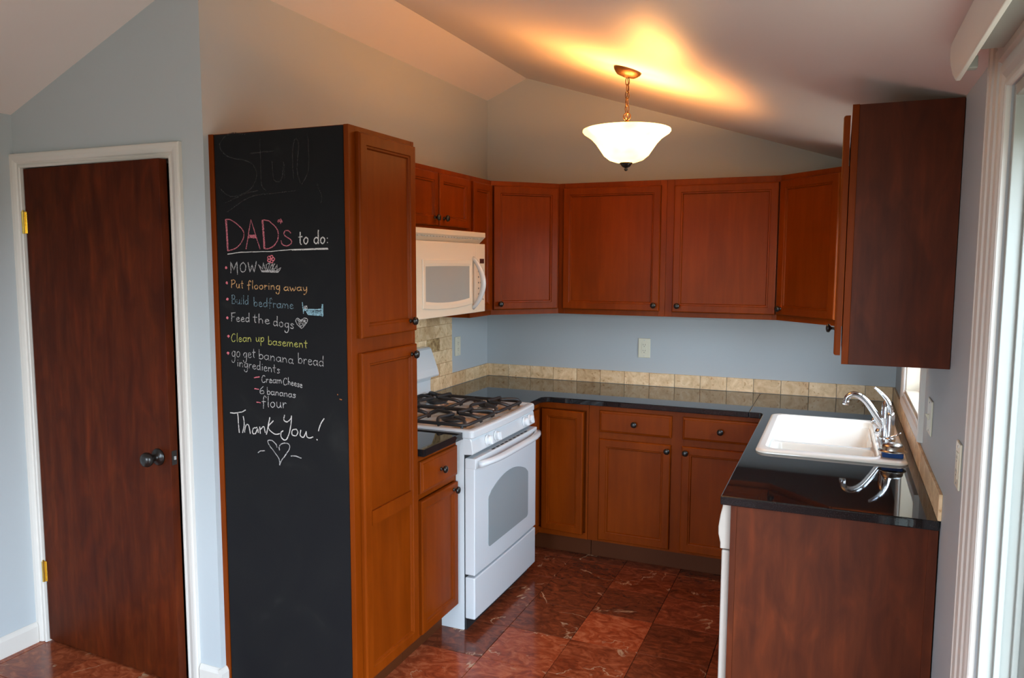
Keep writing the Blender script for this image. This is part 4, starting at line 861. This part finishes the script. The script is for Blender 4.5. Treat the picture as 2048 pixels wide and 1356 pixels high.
# ------------------------------------------------------------------ sink, tap and bits on it
s = root('kitchen_sink', 'white double bowl drop in sink in the right worktop', 'sink', (2.148, -1.084, CT))
bm = bmesh.new()
def L3(x0, x1, y0, y1, r, z, n=6): return [(a, b, z) for a, b in rrect(x0, x1, y0, y1, r, n)]
X0, X1, Y0, Y1 = SX0, SX1, SY_0, SY_1
loft(bm, [L3(X0, X1, Y0, Y1, .045, CT + .0005), L3(X0, X1, Y0, Y1, .045, CT + .006), L3(X0 + .006, X1 - .006, Y0 + .006, Y1 - .006, .042, CT + .012),
          L3(X0 + .016, X1 - .016, Y0 + .016, Y1 - .016, .038, CT + .014)], cap1=False)
bx0, bx1, by0, by1 = X0 + .034, 2.325, Y0 + .045, Y1 - .035
def fillring(bm, loops, z, up=True):
    es = []
    for lp in loops:
        vs = [bm.verts.new((x, y, z)) for x, y in lp]
        es += [bm.edges.new((vs[i], vs[(i + 1) % len(vs)])) for i in range(len(vs))]
    r = bmesh.ops.triangle_fill(bm, edges=es, use_beauty=True)
    fs = [f for f in r['geom'] if isinstance(f, bmesh.types.BMFace)]
    for f in fs:
        f.normal_update()
        if f.normal.z < 0: f.normal_flip()
fillring(bm, [rrect(X0 + .016, X1 - .016, Y0 + .016, Y1 - .016, .038, 6), rrect(bx0, bx1, by0, by1, .05, 6)], CT + .014)
loft(bm, [L3(bx0, bx1, by0, by1, .05, CT + .014), L3(bx0 + .003, bx1 - .003, by0 + .003, by1 - .003, .047, CT + .011), L3(bx0 + .006, bx1 - .006, by0 + .006, by1 - .006, .045, CT + .004), L3(bx0 + .008, bx1 - .008, by0 + .008, by1 - .008, .044, CT - .018)], cap1=False)
q = .008; dv = -1.168
b1 = (bx0 + q + .004, bx1 - q - .004, dv + .013, by1 - q - .004); b2 = (bx0 + q + .004, bx1 - q - .004, by0 + q + .004, dv - .013)
fillring(bm, [rrect(bx0 + q, bx1 - q, by0 + q, by1 - q, .044, 6), rrect(*b1, .04, 6), rrect(*b2, .04, 6)], CT - .018)
for bb in (b1, b2):
    dn = .20
    def ins(a, r, z): return L3(bb[0] + a, bb[1] - a, bb[2] + a, bb[3] - a, r, z)
    loft(bm, [ins(0, .04, CT - .018), ins(.004, .038, CT - .026), ins(.012, .036, CT - dn + .03), ins(.022, .04, CT - dn + .008), ins(.045, .045, CT - dn)], cap1=True)
bmesh.ops.remove_doubles(bm, verts=bm.verts, dist=.0003)
o = emitw('basin', bm, M['porcelain'], s, smooth=True)
o.data.polygons.foreach_set('use_smooth', [True] * len(o.data.polygons))
em = o.modifiers.new('edge', 'EDGE_SPLIT'); em.split_angle = math.radians(50)
for cy in ((b1[2] + b1[3]) / 2, (b2[2] + b2[3]) / 2):
    emitw('drain', lathe(bmesh.new(), [(0, CT - .199), (.02, CT - .199), (.024, CT - .197), (.043, CT - .196), (.045, CT - .199)], 24, None, (b1[0] + b1[1]) / 2, cy), M['chrome'], s, smooth=True)
RZ = CT + .014
f = root('faucet', 'chrome kitchen faucet with curved spout and lever on the sink', 'faucet', (2.365, -1.16, RZ))
bm = bmesh.new(); loft(bm, [[(a, b, RZ) for a, b in rrect(2.338, 2.395, -1.285, -1.035, .028, 8)], [(a, b, RZ + .010) for a, b in rrect(2.338, 2.395, -1.285, -1.035, .028, 8)], [(a, b, RZ + .016) for a, b in rrect(2.345, 2.388, -1.278, -1.042, .021, 8)]], cap0=True)
emitw('escutcheon', bm, M['chrome'], f, smooth=False, bev=.002)
bm = lathe(bmesh.new(), [(0, RZ + .01), (.024, RZ + .012), (.023, RZ + .02), (.019, RZ + .03), (.0185, RZ + .095), (.020, RZ + .100), (.0205, RZ + .104), (.019, RZ + .108), (.0205, RZ + .125), (.019, RZ + .150), (.012, RZ + .172), (.004, RZ + .180), (0, RZ + .181)], 28, None, 2.358, -1.15)
emitw('body', bm, M['chrome'], f, smooth=True)
sp = spline([(2.358, -1.15, RZ + .050), (2.335, -1.15, RZ + .085), (2.308, -1.15, RZ + .128), (2.280, -1.15, RZ + .166), (2.250, -1.15, RZ + .188), (2.225, -1.15, RZ + .190), (2.208, -1.15, RZ + .177), (2.203, -1.15, RZ + .158)], 5)
k = len(sp); emitw('spout', tube(bmesh.new(), sp, [.0145 - .003 * i / k for i in range(k)], 16), M['chrome'], f, smooth=True)
bm = lathe(bmesh.new(), [(.0125, RZ + .163), (.0135, RZ + .160), (.0135, RZ + .147), (.011, RZ + .145), (0, RZ + .146)], 20, None, 2.203, -1.15); emitw('aerator', bm, M['chrome'], f, smooth=True)
bm = lathe(bmesh.new(), [(0, RZ + .01), (.020, RZ + .012), (.0175, RZ + .03), (.0170, RZ + .100), (.0165, RZ + .115), (.013, RZ + .128), (0, RZ + .132)], 28, None, 2.374, -1.165); emitw('handle_base', bm, M['chrome'], f, smooth=True)
sp = spline([(2.375, -1.165, RZ + .112), (2.372, -1.166, RZ + .145), (2.361, -1.168, RZ + .175), (2.343, -1.17, RZ + .198), (2.322, -1.165, RZ + .218), (2.308, -1.162, RZ + .229)], 4)
k = len(sp); emitw('lever', tube(bmesh.new(), sp, [.016 - .0105 * (i / k) ** .8 for i in range(k)], 14, .75), M['chrome'], f, smooth=True)
f = root('soap_pump', 'small chrome pump with a thin spout, in front of the faucet', 'soap pump', (2.367, -1.325, RZ))
emitw('body', lathe(bmesh.new(), [(0, RZ), (.017, RZ), (.017, RZ + .004), (.0155, RZ + .006), (.0195, RZ + .05), (.0195, RZ + .054), (.0, RZ + .056)], 24, None, 2.367, -1.325), M['chrome'], f, smooth=True)
emitw('nozzle', tube(bmesh.new(), [(2.362, -1.325, RZ + .054), (2.372, -1.325, RZ + .060), (2.386, -1.33, RZ + .067), (2.404, -1.335, RZ + .077)], [.005, .0045, .004, .0035], 10), M['chrome'], f, smooth=True)
f = root('spray_head', 'small chrome side sprayer behind the faucet', 'sprayer', (2.345, -.97, RZ))
emitw('holder', lathe(bmesh.new(), [(0, RZ), (.02, RZ), (.018, RZ + .008), (.012, RZ + .02), (0, RZ + .022)], 20, None, 2.345, -.97), M['chrome'], f, smooth=True)
emitw('head', tube(bmesh.new(), spline([(2.345, -.97, RZ + .018), (2.338, -.97, RZ + .035), (2.325, -.97, RZ + .05), (2.312, -.97, RZ + .056)], 3), [.010, .011, .012, .0125, .013, .0135, .014, .0145, .014, .012], 14), M['chrome'], f, smooth=True)
sg = emit('sponge', B(bmesh.new(), -.037, .037, -.03, .03, 0, .021), M['sponge'], bev=.004, seg=3); sg.location = (2.372, -1.415, RZ + .0005)
tag(sg, 'blue sponge lying on the near corner of the sink', 'sponge')
st = root('sink_strainer', 'upturned metal sink strainer resting on the blue sponge', 'strainer', (2.372, -1.415, RZ + .022))
emit('bowl', lathe(bmesh.new(), [(.050, .0), (.051, .002), (.042, .0045), (.041, .008), (.040, .020), (.034, .028), (.016, .032), (0, .033)], 32), M['steel'], st, True)
emit('rim', tube(bmesh.new(), [(.049 * math.cos(2 * PI * i / 32), .049 * math.sin(2 * PI * i / 32), .0015) for i in range(32)], .0015, 8, closed=True), M['steel'], st, True)

# ------------------------------------------------------------------ gas range (local x along the wall, depth = -y)
g = root('gas_range', 'white freestanding gas range with black grates', 'stove', (0, -1.646, 0), LEFT)
RW = .760
pts = [(-.03, .0), (-.545, .0), (-.60, .0), (-.645, .0), (-.645, .885), (-.03, .885)]
emit('range_body', prism(bmesh.new(), pts, .001, RW - .001, 'x'), M['enamel'], g, bev=.002)
bm = bmesh.new()
def bowed(y0, y1, x0, x1, z0, z1, bow=.010, n=10, ny=0):
    """panel whose front bows outward"""
    fr = [(x0 + (x1 - x0) * i / n, y1 - bow * (1 - (2 * i / n - 1) ** 2)) for i in range(n + 1)]
    return prism(bmesh.new(), [(x0, y0)] + fr + [(x1, y0)], z0, z1)
dr = emit('oven_door', bowed(-.650, -.699, .004, RW - .004, .262, .799, .004), M['enamel'], g, bev=.004, seg=3)
wx0, wx1, wz0, wz1 = .142, .634, .350, .660
n = 14; out = []
for i in range(n + 1):
    t = i / n; x = wx0 + (wx1 - wx0) * t; out.append((x, wz1 - .062 * (2 * t - 1) ** 2))
out[0] = (wx0 + .004, out[0][1] - .006); out[-1] = (wx1 - .004, out[-1][1] - .006)
out += [(wx1, out[-1][1] - .012)] + [(wx1 - .02 + .02 * math.cos(math.radians(-a)), wz0 + .02 + .02 * math.sin(math.radians(-a))) for a in (0, 30, 60, 90)]
out += [(wx0 + .02 + .02 * math.cos(math.radians(-a)), wz0 + .02 + .02 * math.sin(math.radians(-a))) for a in (90, 120, 150, 180)] + [(wx0, out[0][1] - .012)]
emit('window', prism(bmesh.new(), out, -.7045, -.69, 'y'), M['ovenglass'], dr, bev=.001, seg=1, label='grey arched oven window')
bm = bmesh.new()
n = 16; sp = [(.022 + (RW - .044) * i / n, -.714 - .040 * (1 - (2 * i / n - 1) ** 4), .775 + .004 * math.sin(PI * i / n)) for i in range(n + 1)]
tube(bm, sp, .0195, 14, .75)
hd = emit('handle', bm, M['enamel'], dr, True)
emit('handle_rail', bowed(-.652, -.704, .0032, RW - .0032, .752, .801, .006), M['enamel'], dr, bev=.004, seg=2)
bm = bmesh.new()
for i in range(9):
    x = .20 + i * .05; B(bm, x, x + .034, -.700, -.690, .8005, .8020)
emit('vent_slots', bm, M['dark'], dr)
emit('drawer', bowed(-.650, -.699, .004, RW - .004, .055, .250, .003), M['enamel'], g, bev=.006, seg=3)
emit('base', B(bmesh.new(), .01, RW - .01, -.655, -.64, .0, .90), M['dark'], g)
pf = [(-.640, .815), (-.688, .818), (-.692, .824), (-.684, .878), (-.678, .890), (-.640, .890)]
cp = emit('control_panel', prism(bmesh.new(), pf, .001, RW - .001, 'x'), M['enamel'], g, bev=.003, seg=2)
for x in (.160, .258, .612, .682):
    nrm = Vector((0, -1, .12)).normalized()
    mt = Matrix.Translation((x, -.6885, .853)) @ Vector((0, 0, 1)).rotation_difference(nrm).to_matrix().to_4x4()
    bm = lathe(bmesh.new(), [(0, 0), (.0255, 0), (.0255, .003), (.022, .005), (.0205, .018), (.018, .021), (0, .021)], 28, mt)
    B(bm, -.004, .004, -.019, .019, .020, .028, mt)
    kb = emit('control_knob', bm, M['knobplastic'], cp, bev=.0008, seg=1)
    bm = bmesh.new()
    for a in range(7):
        an = math.radians(-20 + a * 36.7); mm = mt @ Matrix.Rotation(an, 4, 'Z')
        B(bm, .0285, .0305, -.0007, .0007, -.0002, .0004, mm)
    emit('dial_mark', bm, M['print'], cp)
# cooktop: raised rim round a sunken deck
bm = bmesh.new()
def ring(a, z, bow=1.0):
    x0, x1, yb, yf = -.001 + a, RW + .001 - a, -.04 - a * .3, -.690 + a
    r = max(.004, .018 - a * .3); o_ = []
    n = 6
    for cx, cy, a0 in ((x1 - r, yf + r, -90), (x1 - r, yb - r, 0), (x0 + r, yb - r, 90), (x0 + r, yf + r, 180)):
        for i in range(n + 1):
            t = math.radians(a0 + 90 * i / n); o_.append((cx + r * math.cos(t), cy + r * math.sin(t), z))
    m_ = []
    for i in range(1, 8):
        t = i / 8; m_.append((x0 + r + (x1 - x0 - 2 * r) * t, yf, z))
    o_ = o_ + m_
    return [(x, y - (.012 * bow * max(0, 1 - (2 * (x - x0) / (x1 - x0) - 1) ** 2) if y < -.5 else 0), z_) for x, y, z_ in o_]
loft(bm, [ring(.004, .890), ring(0, .894), ring(0, .918), ring(.003, .925), ring(.010, .928), ring(.026, .928), ring(.030, .926), ring(.036, .914)], cap0=True, cap1=False)
ct = emit('cooktop', bm, M['enamel'], g)
bm = bmesh.new(); bm.faces.new([bm.verts.new(q) for q in ring(.034, .9142)]); bmesh.ops.triangulate(bm, faces=bm.faces)
dk = emit('deck', bm, M['deck'], ct)
BUR = [(.185, -.200), (.185, -.500), (.575, -.200), (.575, -.500)]
for i, (x, y) in enumerate(BUR):
    r = .050 if i % 3 else .042
    bb_ = emit('burner', lathe(bmesh.new(), [(0, .914), (r + .012, .914), (r + .010, .920), (r, .922), (r, .930), (0, .931)], 32, None, x, y), M['alu'], g, True)
    emit('burner_cap', lathe(bmesh.new(), [(0, .930), (r + .006, .930), (r + .008, .934), (r + .004, .939), (r - .01, .941), (0, .941)], 32, None, x, y), M['iron'], bb_, True)
for gx0, gx1 in ((.045, .372), (.388, .715)):
    bm = bmesh.new(); yb, yf = -.075, -.635; zt_ = .938; q = .0082
    cx = (gx0 + gx1) / 2
    tube(bm, [(x, y, zt_) for x, y in rrect(gx0, gx1, yf, yb, .03, 4)], q, 8, closed=True)
    tube(bm, [(gx0, (yb + yf) / 2, zt_), (gx1, (yb + yf) / 2, zt_)], q, 8)
    for x in (gx0, gx1):
        for y in (yf + .02, (yb + yf) / 2, yb - .02): tube(bm, [(x, y, zt_), (x, y, .916)], [q, q * .8], 8)
    for by in (-.200, -.500):
        y0_, y1_ = ((yb + yf) / 2, yb) if by > -.3 else (yf, (yb + yf) / 2)
        for sx, sy in ((gx0, by), (gx1, by), (cx, y0_), (cx, y1_)):
            dx, dy = cx - sx, by - sy; L = math.hypot(dx, dy); ux, uy = dx / L, dy / L; px_, py_ = -uy, ux
            pts = [(sx, sy, zt_ - .012), (sx + ux * .006 + px_ * .010, sy + uy * .006 + py_ * .010, zt_ + .006), (sx + ux * .035 + px_ * .022, sy + uy * .035 + py_ * .022, zt_ + .018), (sx + ux * (L * .55) + px_ * .012, sy + uy * (L * .55) + py_ * .012, zt_ + .018), (cx - ux * .022, by - uy * .022, zt_ + .017)]
            tube(bm, spline(pts, 4), .0076, 8, 1.2)
    for sx, sy, ex, ey in ((gx0 + .01, yf + .01, .07, .085), (gx1 - .01, yf + .01, -.07, .085), (gx0 + .01, yb - .01, .07, -.085), (gx1 - .01, yb - .01, -.07, -.085)):
        pts = [(sx, sy, zt_ - .010), (sx + ex * .15, sy + ey * .05, zt_ + .010), (sx + ex * .5, sy + ey * .35, zt_ + .018), (sx + ex, sy + ey, zt_ + .017)]
        tube(bm, spline(pts, 4), .0074, 8, 1.2)
    emit('grate', bm, M['iron'], g, True, label='black cast iron grate')
pf = [(-.012, .925), (-.078, .925), (-.066, .938), (-.060, .960), (-.060, 1.012), (-.066, 1.030), (-.112, 1.040), (-.115, 1.050), (-.105, 1.085), (-.075, 1.165), (-.066, 1.188), (-.055, 1.198), (-.030, 1.200), (-.012, 1.200)]
emit('backguard', prism(bmesh.new(), pf, .001, RW - .001, 'x'), M['enamel'], g, bev=.003, seg=2)

# ------------------------------------------------------------------ microwave
mw = root('microwave', 'white over the range microwave mounted below the small cabinet doors', 'microwave', (0, -1.644, 0), LEFT)
MW = .757
box('case', (.0, MW, -.365, -.003, 1.412, 1.826), M['bisque'], mw, bev=.002)
dd = emit('door', B(bmesh.new(), .001, .645, -.400, -.367, 1.408, 1.768), M['bisque'], mw, bev=.003, seg=2)
def framed(x0, x1, z0, z1, yo, rings, sag=.012):
    L_ = []
    for a, dy in rings:
        xa, xb, za, zb = x0 + a, x1 - a, z0 + a, z1 - a; n = 8; l = []
        for i in range(n + 1): t = i / n; l.append((xa + (xb - xa) * t, yo + dy, za - sag * (1 - (2 * t - 1) ** 2)))
        for i in range(n + 1): t = i / n; l.append((xb + (xa - xb) * t, yo + dy, zb + sag * .15 * (1 - (2 * t - 1) ** 2)))
        L_.append(l)
    return L_
bm = bmesh.new(); loft(bm, framed(.070, .592, 1.455, 1.684, -.400, [(0, .002), (0, -.003), (.004, -.005), (.020, -.005), (.034, -.001)]), cap1=False)
emit('window_frame', bm, M['bisque'], dd)
bm = bmesh.new(); loft(bm, framed(.070, .592, 1.455, 1.684, -.400, [(.032, .002), (.033, -.0015)])); emit('window', bm, M['mwglass'], dd, label='grey mesh microwave window')
n = 14; sp = [(.603 - .0 * i, -.398 - .062 * math.sin(PI * i / n) ** .8, 1.432 + .262 * i / n) for i in range(n + 1)]
emit('handle', tube(bmesh.new(), sp, [.010 + .004 * math.sin(PI * i / n) for i in range(n + 1)], 12, 1.0), M['enamel'], dd, True)
cp = emit('control_panel', B(bmesh.new(), .648, MW - .001, -.398, -.367, 1.408, 1.768), M['bisque'], mw, bev=.003, seg=2)
emit('display', B(bmesh.new(), .688, .742, -.3992, -.397, 1.665, 1.690), M['display'], cp, bev=.001, seg=1)
bm = bmesh.new()
for i in range(6):
    for j in range(3): B(bm, .668 + j * .028, .680 + j * .028, -.3990, -.3975, 1.470 + i * .030, 1.478 + i * .030)
emit('button_legend', bm, M['print'], cp)
pf = [(-.366, 1.826), (-.398, 1.828), (-.400, 1.824), (-.400, 1.803), (-.396, 1.800), (-.366, 1.772)]
vg = emit('vent_hood', prism(bmesh.new(), pf, .001, MW - .001, 'x'), M['bisque'], mw, bev=.0015)
bm = bmesh.new()
for i in range(24): B(bm, .02 + i * .03, .044 + i * .03, -.3925, -.386, 1.7905, 1.7955)
emit('vent_slots', bm, M['underside'], vg)

# ------------------------------------------------------------------ pendant lamp
PX, PYY = 1.2535, -1.2286
pz = zc(PX)
pd = root('pendant_lamp', 'lit alabaster bowl pendant lamp on a bronze chain below the sloped ceiling', 'lamp', (PX, PYY, pz))
tilt = Matrix.Rotation(math.atan(.318), 4, 'Y')
emit('canopy', lathe(bmesh.new(), [(0, -.034), (.012, -.034), (.016, -.030), (.040, -.029), (.050, -.022), (.054, -.018), (.060, -.012), (.064, -.004), (.064, 0)], 36, tilt), M['oldbronze'], pd, True)
zr = 2.255 - pz
bm = bmesh.new(); zz = -.036 ; top = zz; bot = 2.338 - pz; nl = 5; hl = (top - bot) / nl
for i in range(nl):
    zc_ = top - hl * (i + .5); c_, s_ = (1, 0) if i % 2 == 0 else (.2, .98)
    pts = []
    for k in range(16):
        a = 2 * PI * k / 16; r = .0085; h = hl * .62
        pts.append((r * math.cos(a) * c_, r * math.cos(a) * s_, zc_ + h * math.sin(a)))
    tube(bm, pts, .0021, 6, closed=True)
tube(bm, [(0, 0, top + .012), (0, 0, top)], .003, 6)
tube(bm, spline([(0, 0, top), (.006, .003, top - .05), (-.006, -.002, top - .10), (.002, 0, bot)], 6), .002, 6)
emit('chain', bm, M['oldbronze'], pd, True)
bm = bmesh.new(); cz = 2.320 - pz
tube(bm, [(.0155 * math.cos(2 * PI * k / 20), 0, cz + .0155 * math.sin(2 * PI * k / 20)) for k in range(20)], .0028, 8, closed=True)
tube(bm, [(0, .0155 * math.cos(2 * PI * k / 20), cz + .0155 * math.sin(2 * PI * k / 20)) for k in range(20)], .0022, 8, closed=True)
emit('loop', bm, M['oldbronze'], pd, True)
zb = 2.250 - pz
emit('stem', lathe(bmesh.new(), [(0, cz - .014), (.007, cz - .016), (.010, cz - .022), (.008, cz - .026), (.0095, cz - .030), (.0095, cz - .05), (.006, cz - .055), (.006, zb - .135), (0, zb - .135)], 20), M['oldbronze'], pd, True)
zq = 2.115 - pz
o_ = [(.012, zq), (.045, zq + .004), (.075, zq + .014), (.100, zq + .034), (.118, zq + .060), (.136, zq + .086), (.156, zq + .108), (.176, zq + .122), (.190, zq + .131), (.196, zq + .139), (.1945, zq + .146), (.190, zq + .148)]
i_ = [(r - .006, z + .004) for r, z in o_[1:-2]][::-1]
emit('shade', lathe(bmesh.new(), o_ + i_ + [(.012, zq + .005)], 48), M['shade'], pd, True, label='glowing cream alabaster glass bowl')
emit('finial', lathe(bmesh.new(), [(.028, zq + .003), (.029, zq - .001), (.024, zq - .006), (.018, zq - .015), (.010, zq - .019), (.005, zq - .021), (.008, zq - .026), (.008, zq - .030), (.004, zq - .034), (0, zq - .035)], 24), M['bronze'], pd, True)
for sx in (-.055, .055):
    bm = lathe(bmesh.new(), [(0, -.02), (.012, -.018), (.024, .0), (.026, .012), (.018, .028), (0, .034)], 18)
    m = M.get('bulb')
    if not m:
        m = mat('frosted bulb', (1, .85, .6, 1), .4); m.node_tree.nodes['Principled BSDF'].inputs['Emission Color'].default_value = (1, .62, .26, 1); m.node_tree.nodes['Principled BSDF'].inputs['Emission Strength'].default_value = 6; M['bulb'] = m
    bo = emit('bulb', bm, m, pd, True); bo.location = (sx, 0, 2.185 - pz)
    l = bpy.data.lights.new('bulb_light', 'POINT'); l.energy = LAMP; l.color = (1, .40, .09); l.shadow_soft_size = .022
    lo = bpy.data.objects.new('bulb_light', l); COL.objects.link(lo); lo.parent = pd; lo.location = (sx, 0, 2.222 - pz)

# ------------------------------------------------------------------ outlets and switches
def plate(name, label, cat, loc, rz, w_=.072, h=.116, kind='outlet', grp=None):
    o = root(name, label, cat, loc, rz, grp)
    emit('cover_plate', B(bmesh.new(), -w_ / 2, w_ / 2, -.006, -.0002, -h / 2, h / 2), M['pale'], o, bev=.003, seg=2)
    if kind == 'outlet':
        ins = emit('receptacle', B(bmesh.new(), -.017, .017, -.0075, -.005, -.034, .034), M['pale'], o, bev=.001)
        bm = bmesh.new()
        for zc_ in (.018, -.018):
            B(bm, -.0075, -.0055, -.0078, -.0074, zc_ - .001, zc_ + .007); B(bm, .0055, .0075, -.0078, -.0074, zc_ - .001, zc_ + .007); B(bm, -.002, .002, -.0078, -.0074, zc_ - .010, zc_ - .006)
        emit('slots', bm, M['dark'], ins)
    else:
        emit('toggle', prism(bmesh.new(), [(-.005, -.012), (-.009, -.010), (-.018, .006), (-.016, .010), (-.009, .006), (-.005, .010)], -.005, .005, 'x'), M['pale'], o, bev=.001)
    for z in (.048, -.048): emit('screw', lathe(bmesh.new(), [(0, 0), (.003, 0), (.003, .0012), (0, .0016)], 12, Matrix.Translation((0, -.006, z)) @ Matrix.Rotation(PI / 2, 4, 'X')), M['alu'], o)
    return o
plate('wall_outlet', 'ivory outlet plate on the back wall above the black worktop', 'outlet', (1.0665, 0, 1.150), 0, .075, .12)
plate('wall_outlet', 'ivory plate on the left wall between stone tiles and back corner', 'outlet', (0, -.440, 1.156), LEFT, .072, .118)
plate('light_switch', 'ivory switch plate just in front of the kitchen window', 'switch', (W, -1.735, 1.155), RIGHT, .115, .118, 'switch')
plate('wall_outlet', 'ivory outlet plate between the peninsula and the sliding door', 'outlet', (W, -2.425, 1.155), RIGHT, .072, .12)
